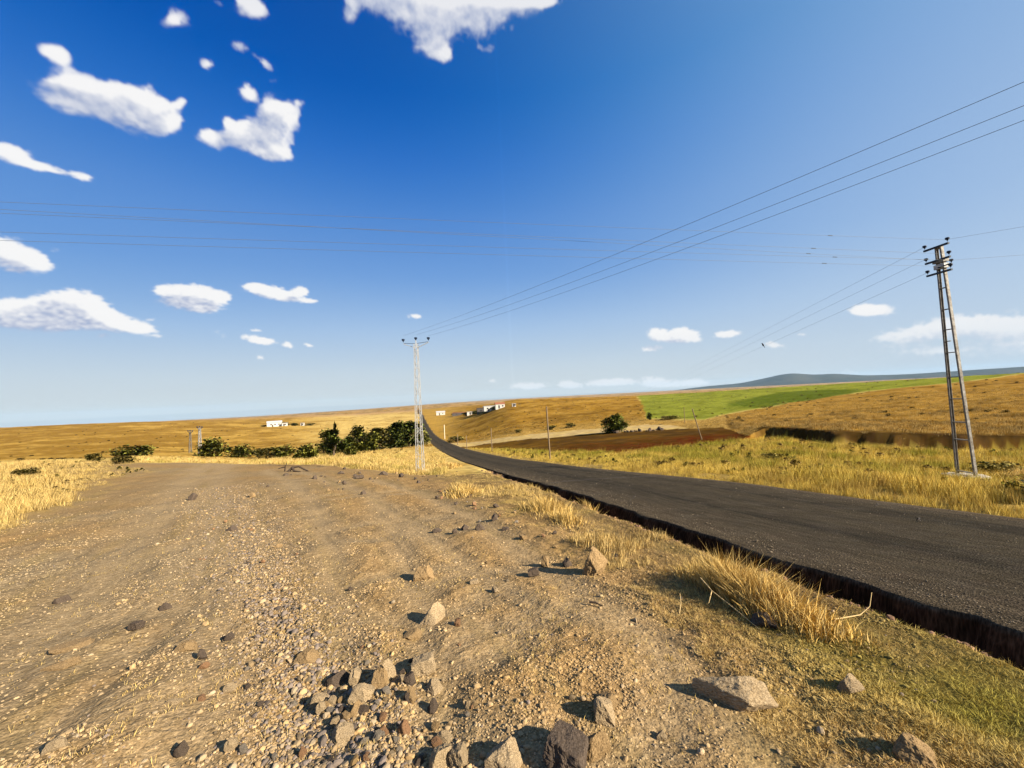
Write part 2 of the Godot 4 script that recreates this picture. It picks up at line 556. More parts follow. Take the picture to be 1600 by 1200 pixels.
func prof_d(i: int) -> float:
	return -40.0 + i * 0.1 if i < 700 else 30.0 + pow((i - 700) / 500.0, 2.0) * 1970.0 + (i - 700) * 0.1

func road_y(d: float) -> float:
	var f: float
	if d < 30.0:
		f = clampf((d + 40.0) * 10.0, 0, 699)
	else:
		var t := d - 30.0   # 1970 u^2 + 50 u = t
		var u := (-50.0 + sqrt(2500.0 + 4.0 * 1970.0 * t)) / 3940.0
		f = clampf(700.0 + u * 500.0, 700, 1198)
	var i := int(f)
	return lerpf(prof[i], prof[i + 1], f - i)

func slat(x: float, d: float) -> float:
	return (x - ROAD_A - ROAD_B * d) / ROAD_N

const MEADOW_T = [-14.0, -7.3, 5.0, 13.9, 22.2, 29.7, 32.4, 38.5, 43.6, 48.1, 51.8, 70.0]
const MEADOW_R = [100.0, 75.3, 41.6, 31.5, 34.4, 38.0, 42.9, 38.2, 38.4, 39.5, 41.6, 44.0]
const RED_T = [-5.0, 4.2, 13.2, 20.7, 27.6, 30.1, 31.0]
const RED_R = [81.7, 71.7, 69.7, 66.6, 58.5, 41.5, 38.0]
const STUB_T = [-9.5, -4.0, 4.2, 13.3, 18.4, 21.5, 24.0, 31.0]
const STUB_R = [108.0, 92.0, 87.7, 84.7, 82.0, 75.0, 62.0, 38.0]
const GREEN_T = [17.4, 18.4, 25.5, 31.3, 38.8, 43.9, 47.5, 52.2, 70.0]
const GREEN_R = [330.0, 102.0, 82.0, 117.6, 169.0, 193.0, 205.0, 292.0, 400.0]
const TRACK_R = [3.0, 7.0, 11.4, 13.0, 20.5, 29.0, 42.0, 57.0]
const TRACK_T = [-85.0, -62.0, -52.1, -50.3, -45.0, -42.5, -41.1, -39.8]
const CREST_T = [-42.0, -33.0, -27.6, -21.6, -15.0, -8.0]
const CREST_R = [44.0, 41.0, 38.0, 28.0, 23.0, 20.0]
const RUT_A = [Vector2(-1.6, 1.0), Vector2(-2.3, 1.9), Vector2(-3.5, 3.6), Vector2(-6.0, 7.0), Vector2(-11.0, 13.5), Vector2(-17.0, 22.0), Vector2(-27.0, 36.0)]
const RUT_B = [Vector2(-0.7, 3.4), Vector2(-1.1, 4.2), Vector2(-2.6, 7.2), Vector2(-5.6, 12.5), Vector2(-10.0, 19.0), Vector2(-16.0, 27.0)]
const RUT_C = [Vector2(0.35, 1.6), Vector2(0.2, 2.6), Vector2(-0.25, 4.0), Vector2(-1.5, 7.5), Vector2(-4.0, 13.0), Vector2(-7.5, 18.5)]
const VERGE_D = [-2.0, 0.0, 1.7, 2.0, 2.6, 3.7, 6.1, 9.3, 22.9, 40.0]
const VERGE_X = [1.9, 1.6, 1.3, 1.2, 0.95, 0.75, 0.2, -1.0, -4.6, -9.0]

func rut(x: float, d: float) -> float:   # 1 where wheels have packed the dirt smooth
	var at := Vector2(x + nmid.get_noise_2d(x * 0.5, d * 0.5) * 0.12, d)
	var w := 0.0
	var wide := 0.2 + 0.012 * d
	for path in [RUT_A, RUT_B, RUT_C]:
		for i in path.size() - 1:
			var a: Vector2 = path[i]
			var e: Vector2 = path[i + 1] - a
			var t := clampf((at - a).dot(e) / e.length_squared(), 0.0, 1.0)
			var q := (at - a - e * t).length()
			if q < 2.6:
				w = maxf(w, exp(-pow(absf(q - (0.75 if path != RUT_A else 0.55)) / (wide * (1.0 if path != RUT_A else 1.7)), 2.0)))
	return w

func base_y(r: float, th: float) -> float:
	var a := (th + 180.0) * (NT / 360.0)
	var b := (log(r + 3.0) - log(3.0)) / (log(9803.0) - log(3.0)) * (NR - 1)
	var ia := int(a)
	var ib := clampi(int(b), 0, NR - 2)
	var ta := a - ia
	var tb := clampf(b - ib, 0, 1)
	ia = posmod(ia, NT)
	var ja := (ia + 1) % NT
	return lerpf(lerpf(dense[ia * NR + ib], dense[ia * NR + ib + 1], tb), lerpf(dense[ja * NR + ib], dense[ja * NR + ib + 1], tb), ta)

func ground(x: float, d: float) -> float:
	var r := sqrt(x * x + d * d)
	var th := rad_to_deg(atan2(x, d))
	var y := base_y(r, th)
	var s := slat(x, d)
	# unevenness
	var open := smoothstep(0.0, 1.2, maxf(s - 4.4, -s - 0.5))
	if r < 400.0:
		y += nmid.get_noise_2d(x * 0.35, d * 0.35) * 0.07 * open
	if r < 40.0:
		var pk := 0.0
		if s < -0.5 and d > 0.5 and d < 38.0:
			pk = rut(x, d)
			y -= 0.035 * pk * open
		y += nmid.get_noise_2d(x * 1.6, d * 1.6) * 0.026 * open * (1.0 - 0.6 * pk)
		y += nmid.get_noise_2d(x * 5.0 + 50.0, d * 5.0) * 0.016 * open * (1.0 - 0.75 * pk)
		if s < -0.5:   # old wheel ruts along the track
			var c := x * 0.84 + d * 0.54 + nlo.get_noise_2d(x * 0.1, d * 0.1) * 0.8
			y += nmid.get_noise_2d(c * 1.7, (d * 0.84 - x * 0.54) * 0.06 + 9.0) * 0.035 * open * smoothstep(40.0, 8.0, r)
	if r > 60.0:
		y += nlo.get_noise_2d(x * 0.012, d * 0.012) * 1.3 * smoothstep(60.0, 350.0, r) * smoothstep(3.0, 60.0, maxf(s - 4.4, -s))
		y += nmid.get_noise_2d(x * 0.05, d * 0.05) * 0.35 * smoothstep(60.0, 150.0, r) * smoothstep(1.0, 20.0, maxf(s - 4.4, -s))
	# cut bank along the foot of the brown hill
	if th > 29.0 and th < 100.0 and r > 25.0 and r < 70.0:
		var e := r - lerp_list(MEADOW_T, MEADOW_R, th) + nmid.get_noise_2d(x * 0.1, d * 0.1) * 0.4 + nhi.get_noise_2d(x * 0.7, d * 0.7) * 0.15
		var k := smoothstep(29.0, 33.0, th) * smoothstep(98.0, 70.0, th)
		if e > 0:
			y += k * (1.0 * smoothstep(0.0, 0.6, e) - 0.4) * (1.0 - smoothstep(4.0, 22.0, e))
		else:
			y -= 0.5 * k * smoothstep(-5.0, 0.0, e)
	# road bed
	if d < 900.0 and d > -60.0:
		var off := maxf(s - 4.4, -s * 1.6)
		var bw := 7.0 + maxf(0.0, d - 50.0) * 0.22
		if off < bw:
			var w := 1.0 - smoothstep(1.0, bw, maxf(off, 0.0))
			if d > 500.0:
				w *= 1.0 - smoothstep(500.0, 700.0, d)
			y = lerpf(y, road_y(d) + (y - base_y(r, th)), w)
			var t := -s
			if t > -4.5 and t < 0.9:
				var n := nmid.get_noise_2d(x * 2.3, d * 2.3) * 0.09 + nmid.get_noise_2d(x * 0.6, d * 0.6) * 0.08
				var deep := 1.0 - smoothstep(12.0, 24.0, d + nmid.get_noise_2d(d * 0.4, 3.0) * 6.0)
				var tt := t + (n if t > 0.25 else 0.0)
				if t < -0.14:
					y -= 0.06
				else:
					var cut := 0.33 * smoothstep(-0.14, 0.05, t) * (1.0 - smoothstep(0.34, 0.64, tt))
					y -= (cut + n * 0.3 * (1.0 - smoothstep(0.3, 0.6, t))) * deep
					y += 0.03 * smoothstep(0.5, 0.62, tt) * (1.0 - smoothstep(0.66, 0.9, t))
					y -= 0.06 * (1.0 - smoothstep(-0.02, 0.3, t))
			elif t <= -4.4 and t > -5.2:
				y -= 0.05 * smoothstep(-5.2, -4.5, t)
	return y

func on_ground(x: float, d: float, sink := 0.0) -> Vector3:
	return Vector3(x, ground(x, d) - sink, -d)

# zones: 0 dirt track, 1 verge, 2 meadow, 3 ploughed, 4 stubble, 5 brown hill, 6 green, 7 golden hill, 8 plain
var C_DIRT := Color(0.47, 0.305, 0.135)
var C_GREY := Color(0.41, 0.31, 0.185)
var C_STRAW := Color(0.57, 0.4, 0.13)
var C_VERGE := Color(0.4, 0.27, 0.12)
var C_MEADOW := Color(0.5, 0.34, 0.04)
var C_OLIVE := Color(0.2, 0.18, 0.022)
var C_RED := Color(0.1, 0.02, 0.007)
var C_DARKSOIL := Color(0.085, 0.045, 0.012)
var C_STUB := Color(0.5, 0.36, 0.16)
var C_BROWN := Color(0.34, 0.185, 0.03)
var C_BROWN2 := Color(0.17, 0.088, 0.016)
var C_GREEN := Color(0.235, 0.25, 0.035)
var C_DGREEN := Color(0.07, 0.1, 0.012)
var C_GOLD := Color(0.47, 0.29, 0.065)
var C_TAN := Color(0.27, 0.15, 0.03)
var C_PLAIN := Color(0.42, 0.26, 0.12)
var zc := Color()

func zone(x: float, d: float) -> int:   # leaves the colour in zc
	var r := sqrt(x * x + d * d)
	var th := rad_to_deg(atan2(x, d))
	var s := slat(x, d)
	var n1 := nlo.get_noise_2d(x * 0.02, d * 0.02)
	var n2 := nmid.get_noise_2d(x * 0.13 + 31.0, d * 0.13)
	var n3 := nhi.get_noise_2d(x * 0.9, d * 0.9 + 17.0) if r < 160.0 else 0.0
	var wob := n2 * 0.05 + n1 * 0.02
	var z := 0
	if d < 0.0 and s < 0.0:
		zc = C_DIRT.lerp(C_GREY, 0.5 + n2)
		return 0
	if r > 900.0:
		zc = C_PLAIN.lerp(C_BROWN, clampf(0.35 + n1 * 1.6, 0, 1))
		zc = zc.lerp(C_STUB, clampf(n2 * 1.5, 0, 0.7))
		zc = zc.lerp(Color(0.06, 0.06, 0.035), smoothstep(0.12, 0.3, nmid.get_noise_2d(th * 0.35, log(r) * 22.0)) * 0.75)
		return 8
	if s < -0.1:
		var edge := lerp_list(TRACK_R, TRACK_T, r)
		var crest := lerp_list(CREST_T, CREST_R, th) * (1.0 + wob)
		var vx := lerp_list(VERGE_D, VERGE_X, d)
		if th > -45.0 and r > crest or th <= -45.0 and r > 52.0:
			# valley and the golden hill beyond
			var streak := nmid.get_noise_2d(th * 0.12, log(r) * 13.0 + n1 * 2.0) + 0.35 * nhi.get_noise_2d(th * 0.6, log(r) * 30.0)
			var k := clampf(0.42 + streak * 1.5 + n1 * 0.9 + (0.75 * smoothstep(-24.0, -42.0, th) * smoothstep(110.0, 170.0, r)) - 0.25, 0, 1)
			zc = (C_GOLD.lerp(C_STRAW * 1.08, smoothstep(-31.0, -22.0, th + n2 * 4.0))).lerp(C_TAN, k * lerpf(1.0, 0.6, smoothstep(-31.0, -22.0, th)))
			zc = zc.lerp(C_BROWN2, clampf(n2 * 0.7 - 0.12, 0, 0.6))
			if r < 105.0:
				zc = C_STRAW.lerp(C_TAN, clampf(n2 * 1.2 + smoothstep(70.0, 105.0, r), 0, 1))
				zc = zc.lerp(C_OLIVE, clampf(n3 * 0.8 - 0.1, 0, 0.5))
			zc = zc.lerp(C_PLAIN, smoothstep(600.0, 900.0, r))
			return 7
		var m := smoothstep(0.0, 6.0, edge - th + n2 * 5.0 + n3 * 2.0)
		var v := smoothstep(-0.5, 0.9, x - vx + n2 * 0.7 + n3 * 0.45)
		zc = C_DIRT.lerp(C_GREY, clampf(0.3 + n1 * 0.5 + n2 * 0.9 + 0.35 * smoothstep(-20.0, -38.0, th), 0, 1))
		zc = zc.lerp(C_DIRT * 1.16, clampf(n3 * 0.9, 0, 1))
		zc = zc.lerp(Color(0.25, 0.145, 0.055), clampf(0.25 - n3 * 0.8 + n2, 0, 0.6) * smoothstep(-1.6, 0.2, x) * smoothstep(6.0, 3.0, d))
		zc = zc.lerp(Color(0.54, 0.4, 0.23), (rut(x, d) if d > 0.5 and d < 38.0 else 0.0) * 0.75)
		var c := x * 0.84 + d * 0.54
		zc = zc.lerp(C_STUB * 0.86, clampf(nmid.get_noise_2d(c * 1.4, (d * 0.84 - x * 0.54) * 0.07) * 1.3 - 0.2, 0, 0.55))
		zc = zc.lerp(C_STRAW, m * clampf(0.72 + n3 * 0.9, 0, 1))
		if v > 0.0:
			var vc := C_VERGE.lerp(C_STRAW * 0.85, clampf(0.3 + n3 * 1.2 + n2 * 0.6, 0, 1))
			vc = vc.lerp(C_DARKSOIL * 1.5, clampf(-n3 * 0.9 - 0.05, 0, 0.5))
			var g := smoothstep(1.1, 0.3, absf(x - 2.55 + (d - 2.5) * 0.35)) * smoothstep(1.2, 1.9, d) * smoothstep(3.6, 2.7, d)
			vc = vc.lerp(C_OLIVE * 0.9, clampf(g * (0.55 + n3), 0, 0.6))
			zc = zc.lerp(vc, v)
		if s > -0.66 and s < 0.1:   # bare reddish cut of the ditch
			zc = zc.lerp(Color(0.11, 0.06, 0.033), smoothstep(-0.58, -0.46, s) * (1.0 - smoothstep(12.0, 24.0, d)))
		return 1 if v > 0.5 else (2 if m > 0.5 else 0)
	if s < 4.4:
		zc = Color(0.12, 0.085, 0.055)
		return 1
	if th < -78.0 or th > 100.0 or d < 0.0 and th < 100.0:
		zc = C_MEADOW.lerp(C_STRAW, clampf(0.4 + n2, 0, 1))
		return 2
	var rr := r * (1.0 + wob * (0.6 if th < 29.0 else 0.0))
	if rr < lerp_list(MEADOW_T, MEADOW_R, th):
		zc = C_MEADOW.lerp(C_STRAW, clampf(0.1 + n2 * 1.2 + n3 * 0.5 + smoothstep(6.2, 4.5, s), 0, 1))
		zc = zc.lerp(C_OLIVE, clampf(n1 * 0.6 + n2 * 0.9 + 0.08, 0, 0.75) * smoothstep(5.0, 8.0, s))
		zc = zc.lerp(C_BROWN2 * 0.6, clampf(-n3 * 0.9 - n2 * 0.7, 0, 0.7) * smoothstep(5.5, 8.0, s))
		return 2
	if th < 31.0 and rr < lerp_list(RED_T, RED_R, th):
		zc = C_DARKSOIL.lerp(C_BROWN2, clampf(0.2 + n2 + 0.5 * smoothstep(6.0, -4.0, th), 0, 1))
		var q := (rr - lerp_list(MEADOW_T, MEADOW_R, th)) / 15.0
		zc = zc.lerp(C_RED.lerp(C_DARKSOIL, clampf(n3 * 1.4 + 0.3, 0, 0.8)), clampf((1.25 - q + n2 * 0.8), 0, 0.95) * smoothstep(4.0, 11.0, th))
		return 3
	if th < 31.5 and rr < lerp_list(STUB_T, STUB_R, th):
		zc = C_STUB.lerp(C_STRAW, clampf(0.2 + n2 * 1.3, 0, 0.8))
		return 4
	var gth := th + nhi.get_noise_2d(x * 0.06, d * 0.06) * 0.5
	if gth > 17.4 and rr > lerp_list(GREEN_T, GREEN_R, gth):
		var edge2 := rr / lerp_list(GREEN_T, GREEN_R, th)
		var st := nmid.get_noise_2d(th * 0.22, log(r) * 12.0 + 5.0)
		zc = C_GREEN.lerp(C_GREEN * 0.55, clampf(0.2 + st * 0.9 + n2 * 0.8, 0, 0.85))
		zc = zc.lerp(C_STRAW, smoothstep(1.08 + n2 * 0.05, 1.01, edge2) * 0.6)
		# a darker crop patch
		var px := (x - 118.0) * 0.69 + (d - 165.0) * 0.72
		var py := (x - 118.0) * 0.72 - (d - 165.0) * 0.69
		var pd := pow(px / 72.0, 2.0) + pow(py / 19.0, 2.0) + n2 * 0.5
		zc = zc.lerp(C_DGREEN, smoothstep(1.15, 0.75, pd) * clampf(0.8 + n3, 0, 1))
		return 6
	# brown hills
	var b := clampf(0.35 + n1 * 0.9 + n2 * 1.0 + n3 * 0.4, 0, 1)
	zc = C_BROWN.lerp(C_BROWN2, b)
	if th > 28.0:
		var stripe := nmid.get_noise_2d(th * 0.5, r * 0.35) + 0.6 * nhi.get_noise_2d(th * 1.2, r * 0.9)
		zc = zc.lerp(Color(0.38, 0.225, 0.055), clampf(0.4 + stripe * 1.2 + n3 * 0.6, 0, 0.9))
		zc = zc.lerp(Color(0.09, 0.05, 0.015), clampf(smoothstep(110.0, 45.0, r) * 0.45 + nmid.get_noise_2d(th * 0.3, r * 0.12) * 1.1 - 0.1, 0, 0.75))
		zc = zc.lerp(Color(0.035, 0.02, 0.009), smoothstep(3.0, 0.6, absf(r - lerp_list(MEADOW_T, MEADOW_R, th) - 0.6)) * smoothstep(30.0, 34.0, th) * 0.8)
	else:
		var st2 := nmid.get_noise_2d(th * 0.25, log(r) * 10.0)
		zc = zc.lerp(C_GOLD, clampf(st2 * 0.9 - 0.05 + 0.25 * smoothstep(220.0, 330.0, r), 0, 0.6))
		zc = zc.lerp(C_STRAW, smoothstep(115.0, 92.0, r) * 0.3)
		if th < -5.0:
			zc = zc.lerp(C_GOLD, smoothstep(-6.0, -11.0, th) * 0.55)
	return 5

func terrain():
	var rs := PackedFloat32Array([0.0])
	var r := 0.45
	while r < 9500.0:
		rs.append(r)
		r *= 1.008 if r < 12.0 and r > 1.2 else (1.012 if r < 60.0 else (1.02 if r < 700.0 else 1.04))
		if r < 1.2:
			r += 0.03
	rs.append(9500.0)
	var ths := PackedFloat32Array()
	var t := -180.0
	while t < 180.0:
		ths.append(t)
		t += 0.27 if t >= -66.0 and t < 66.0 else 3.0
	var nt := ths.size()
	var nr := rs.size()
	var pos := PackedVector3Array()
	var col := PackedColorArray()
	var zon := PackedByteArray()
	pos.resize(nt * nr)
	col.resize(nt * nr)
	zon.resize(nt * nr)
	for j in nr:
		for i in nt:
			var a := deg_to_rad(ths[i])
			var x := sin(a) * rs[j]
			var d := cos(a) * rs[j]
			var at := j * nt + i
			pos[at] = Vector3(x, ground(x, d), -d)
			zon[at] = zone(x, d)
			col[at] = Color(zc.r, zc.g, zc.b)
	var nrm := PackedVector3Array()
	nrm.resize(nt * nr)
	for j in nr:
		for i in nt:
			var e := pos[j * nt + (i + 1) % nt] - pos[j * nt + posmod(i - 1, nt)]
			var f := pos[mini(j + 1, nr - 1) * nt + i] - pos[maxi(j - 1, 0) * nt + i]
			nrm[j * nt + i] = Vector3.UP if j < 2 else e.cross(f).normalized()
			if nrm[j * nt + i].y < 0:
				nrm[j * nt + i] = -nrm[j * nt + i]
	var names := ["dirt_track", "grass_verge", "meadow_ground", "ploughed_field", "stubble_field", "brown_hillside", "green_field", "golden_hillside", "far_plain"]
	var index := []
	for k in names.size():
		index.append(PackedInt32Array())
	var map := []
	for k in names.size():
		var mp := PackedInt32Array()
		mp.resize(nt * nr)
		mp.fill(-1)
		map.append(mp)
	var V := []
	for k in names.size():
		V.append([PackedVector3Array(), PackedVector3Array(), PackedColorArray(), PackedVector2Array(), PackedVector2Array()])
	for j in nr - 1:
		for i in nt:
			var i2 := (i + 1) % nt
			var q := [j * nt + i, j * nt + i2, (j + 1) * nt + i2, (j + 1) * nt + i]
			var z := zon[q[2]]
			var mp: PackedInt32Array = map[z]
			var vv: Array = V[z]
			var ids := [0, 0, 0, 0]
			for k in 4:
				var g: int = q[k]
				if mp[g] < 0:
					mp[g] = vv[0].size()
					vv[0].append(pos[g])
					vv[1].append(nrm[g])
					vv[2].append(col[g])
					vv[3].append(Vector2(pos[g].x, pos[g].z) / 1.9)
					vv[4].append(Vector2(pos[g].x * 0.93 + pos[g].z * 0.37, pos[g].z * 0.93 - pos[g].x * 0.37) / 0.53)
				ids[k] = mp[g]
			map[z] = mp
			var ix: PackedInt32Array = index[z]
			if j > 0:
				ix.append_array(PackedInt32Array([ids[0], ids[2], ids[1], ids[0], ids[3], ids[2]]))
			else:
				ix.append_array(PackedInt32Array([ids[0], ids[3], ids[2]]))
			index[z] = ix
	for k in names.size():
		if index[k].size() == 0:
			continue
		var arr := []
		arr.resize(Mesh.ARRAY_MAX)
		arr[Mesh.ARRAY_VERTEX] = V[k][0]
		arr[Mesh.ARRAY_NORMAL] = V[k][1]
		arr[Mesh.ARRAY_COLOR] = V[k][2]
		arr[Mesh.ARRAY_TEX_UV] = V[k][3]
		arr[Mesh.ARRAY_TEX_UV2] = V[k][4]
		arr[Mesh.ARRAY_INDEX] = index[k]
		var me := ArrayMesh.new()
		me.add_surface_from_arrays(Mesh.PRIMITIVE_TRIANGLES, arr)
		struct(names[k], me, M["soil"] if k < 3 else M["far_soil"])

func grid_mesh(nu: int, nv: int, f: Callable) -> ArrayMesh:   # f(i, j) -> [pos, colour, uv, uv2]
	var p := PackedVector3Array()
	var c := PackedColorArray()
	var u := PackedVector2Array()
	var u2 := PackedVector2Array()
	for j in nv:
		for i in nu:
			var v: Array = f.call(i, j)
			p.append(v[0])
			c.append(v[1])
			u.append(v[2])
			u2.append(v[3])
	var ix := PackedInt32Array()
	var n := PackedVector3Array()
	for j in nv:
		for i in nu:
			var e := p[j * nu + mini(i + 1, nu - 1)] - p[j * nu + maxi(i - 1, 0)]
			var g := p[mini(j + 1, nv - 1) * nu + i] - p[maxi(j - 1, 0) * nu + i]
			var k := e.cross(g).normalized()
			n.append(k if k.y >= 0 else -k)
			if i < nu - 1 and j < nv - 1:
				var a := j * nu + i
				ix.append_array(PackedInt32Array([a, a + nu, a + 1, a + 1, a + nu, a + nu + 1]))
	var arr := []
	arr.resize(Mesh.ARRAY_MAX)
	arr[Mesh.ARRAY_VERTEX] = p
	arr[Mesh.ARRAY_NORMAL] = n
	arr[Mesh.ARRAY_COLOR] = c
	arr[Mesh.ARRAY_TEX_UV] = u
	arr[Mesh.ARRAY_TEX_UV2] = u2
	arr[Mesh.ARRAY_INDEX] = ix
	var me := ArrayMesh.new()
	me.add_surface_from_arrays(Mesh.PRIMITIVE_TRIANGLES, arr)
	return me

func road():
	var ds := PackedFloat32Array()
	var d := -16.0
	while d < 640.0:
		ds.append(d)
		d += maxf(0.05, 0.011 * absf(d))
	var ss := PackedFloat32Array([-3.0, -2.0, -1.0, -0.5])
	for i in 41:
		ss.append(i * 0.11)
	ss.append(9.0)
	var f := func(i: int, j: int) -> Array:
		var dd := ds[j]
		var s := ss[i]
		var jag := nhi.get_noise_2d(dd * 1.3, 7.0) * 0.11 + nhi.get_noise_2d(dd * 4.0, 2.0) * 0.02
		var drop := 0.0
		var cut := s <= -1.0
		if cut:
			var k := nhi.get_noise_2d(dd * 5.0, s * 9.0) * 0.03
			drop = 0.05 if s == -1.0 else (0.22 + k if s == -2.0 else 0.52)
			s = jag + (-0.014 if s == -1.0 else (-0.05 + k if s == -2.0 else -0.13 + k))
		elif s == -0.5:
			s = jag
			drop = 0.006
		elif s == 9.0:
			s = 4.43 + nhi.get_noise_2d(dd * 1.1, 70.0) * 0.12
			drop = 0.09
		else:
			s = maxf(s, jag + 0.02 * (i - 3))
		var x := ROAD_A + ROAD_B * dd + s * ROAD_N
		var n := nmid.get_noise_2d(s * 2.6, dd * 0.09)
		var n2 := nhi.get_noise_2d(x * 1.1, dd * 1.1)
		var n4 := nhi.get_noise_2d(x * 7.0, dd * 7.0)
		var y := road_y(dd) + 0.05 * (1.0 - pow((s - 2.2) / 2.2, 2.0)) - drop + n * 0.006 + n2 * 0.004
		var c := Color(0.148, 0.12, 0.082)
		var edge := smoothstep(1.25, 0.1, s + n2 * 0.3) * 0.9 + smoothstep(3.6, 4.3, s + n2 * 0.3)
		c = c.lerp(Color(0.23, 0.175, 0.115), clampf(edge * 0.8, 0, 1))
		var wheel := exp(-pow((s - 1.55) / 0.3, 2.0)) + exp(-pow((s - 3.15) / 0.32, 2.0))
		c = c.lerp(Color(0.075, 0.066, 0.052), clampf(wheel * 0.6 + n * 0.8, 0, 0.8))
		c = c.lerp(Color(0.22, 0.185, 0.14), clampf(n2 * 0.5 + n4 * 0.5, 0, 0.55))
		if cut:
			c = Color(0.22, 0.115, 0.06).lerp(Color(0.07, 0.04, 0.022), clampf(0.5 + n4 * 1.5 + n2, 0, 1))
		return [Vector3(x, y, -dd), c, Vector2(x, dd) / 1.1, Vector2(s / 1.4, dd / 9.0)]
	struct("road", grid_mesh(ss.size(), ds.size(), f), M["asphalt"])
	# a seam where one day's paving met the next, and a few cracks
	for k in [[12.9, 0.1, 4.3, 0.5, 0.02], [5.6, 2.9, 4.2, 1.9, 0.012], [8.0, 0.2, 1.4, 2.2, 0.012]]:
		var st := SurfaceTool.new()
		st.begin(Mesh.PRIMITIVE_TRIANGLES)
		var prev: Array = []
		for i in 31:
			var s: float = lerpf(k[1], k[2], i / 30.0)
			var dd: float = k[0] + k[3] * i / 30.0 + nhi.get_noise_2d(s * 1.5, k[0]) * 0.25
			var x := ROAD_A + ROAD_B * dd + s * ROAD_N
			var y := road_y(dd) + 0.05 * (1.0 - pow((s - 2.2) / 2.2, 2.0)) + 0.011
			var w: float = k[4] * (0.6 + 0.5 * nhi.get_noise_2d(s * 9.0, 4.0))
			var cur := [Vector3(x, y, -dd - w), Vector3(x, y, -dd + w)]
			if prev.size():
				for p in [prev[0], cur[0], prev[1], prev[1], cur[0], cur[1]]:
					st.set_normal(Vector3.UP)
					st.add_vertex(p)
			prev = cur
		struct("road_crack", st.commit(), M["dark_wall"])

func mountain():
	var xs := [9.0, 15.0, 21.5, 26.0, 29.6, 32.5, 34.6, 36.0, 37.3, 38.4, 40.0, 41.3, 44.0, 46.8, 52.0, 60.0, 80.0]
	var hs := [-120.0, -95.0, -42.0, 16.0, 36.0, 108.0, 172.0, 158.0, 112.0, 128.0, 100.0, 64.0, 42.0, 44.0, 58.0, 40.0, 20.0]
	var f := func(i: int, j: int) -> Array:
		var th := 9.0 + 71.0 * i / 220.0
		var v := j / 40.0
		var r := 6200.0 + 3000.0 * v
		var crest := (lerp_list(xs, hs, th - 0.7) + lerp_list(xs, hs, th) + lerp_list(xs, hs, th + 0.7)) / 3.0
		var n := nlo.get_noise_2d(th * 0.22, v * 4.0) * 0.55 + nmid.get_noise_2d(th * 1.1, v * 9.0) * 0.25
		var shape := sin(clampf(v * 1.15, 0.0, 1.0) * PI * 0.5)
		if v > 0.87:
			shape = 1.0 - (v - 0.87) * 3.0
		var y := lerpf(-130.0, crest, shape) + n * 60.0 * shape * (1.0 - 0.9 * shape)
		var a := deg_to_rad(th)
		var c := Color(0.06, 0.055, 0.04).lerp(Color(0.03, 0.035, 0.025), clampf(0.5 + n * 1.2, 0, 1))
		return [Vector3(sin(a) * r, y, -cos(a) * r), c, Vector2(th, v), Vector2(th, v)]
	struct("mountain", grid_mesh(221, 41, f), M["mountain"])

# ---------------------------------------------------------------- shapes
func lathe(pts: Array, sides: int) -> ArrayMesh:   # [radius, height] pairs from the bottom up
	var st := SurfaceTool.new()
	st.begin(Mesh.PRIMITIVE_TRIANGLES)
	for k in pts.size() - 1:
		for i in sides:
			var a0 := TAU * i / sides
			var a1 := TAU * (i + 1) / sides
			var p := []
			for q in [[pts[k], a0], [pts[k], a1], [pts[k + 1], a1], [pts[k + 1], a0]]:
				p.append(Vector3(cos(q[1]) * q[0][0], q[0][1], sin(q[1]) * q[0][0]))
			for n in [0, 1, 2, 0, 2, 3]:
				st.add_vertex(p[n])
	st.generate_normals()
	return st.commit()

func st_box(st: SurfaceTool, t: Transform3D, size: Vector3):
	var b := BoxMesh.new()
	b.size = size
	st.append_from(b, 0, t)

func tube(pts: PackedVector3Array, r0: float, r1: float, sides: int, st: SurfaceTool):
	var rings := []
	for i in pts.size():
		var dir := (pts[mini(i + 1, pts.size() - 1)] - pts[maxi(i - 1, 0)]).normalized()
		var x := dir.cross(Vector3(0.31, 0.2, 0.93)).normalized()
		var z := dir.cross(x)
		var ring := []
		var r := lerpf(r0, r1, float(i) / (pts.size() - 1))
		for k in sides:
			var a := TAU * k / sides
			ring.append(pts[i] + (x * cos(a) + z * sin(a)) * r)
		rings.append(ring)
	for i in pts.size() - 1:
		for k in sides:
			var k2 := (k + 1) % sides
			for p in [rings[i][k], rings[i + 1][k], rings[i][k2], rings[i][k2], rings[i + 1][k], rings[i + 1][k2]]:
				st.add_vertex(p)

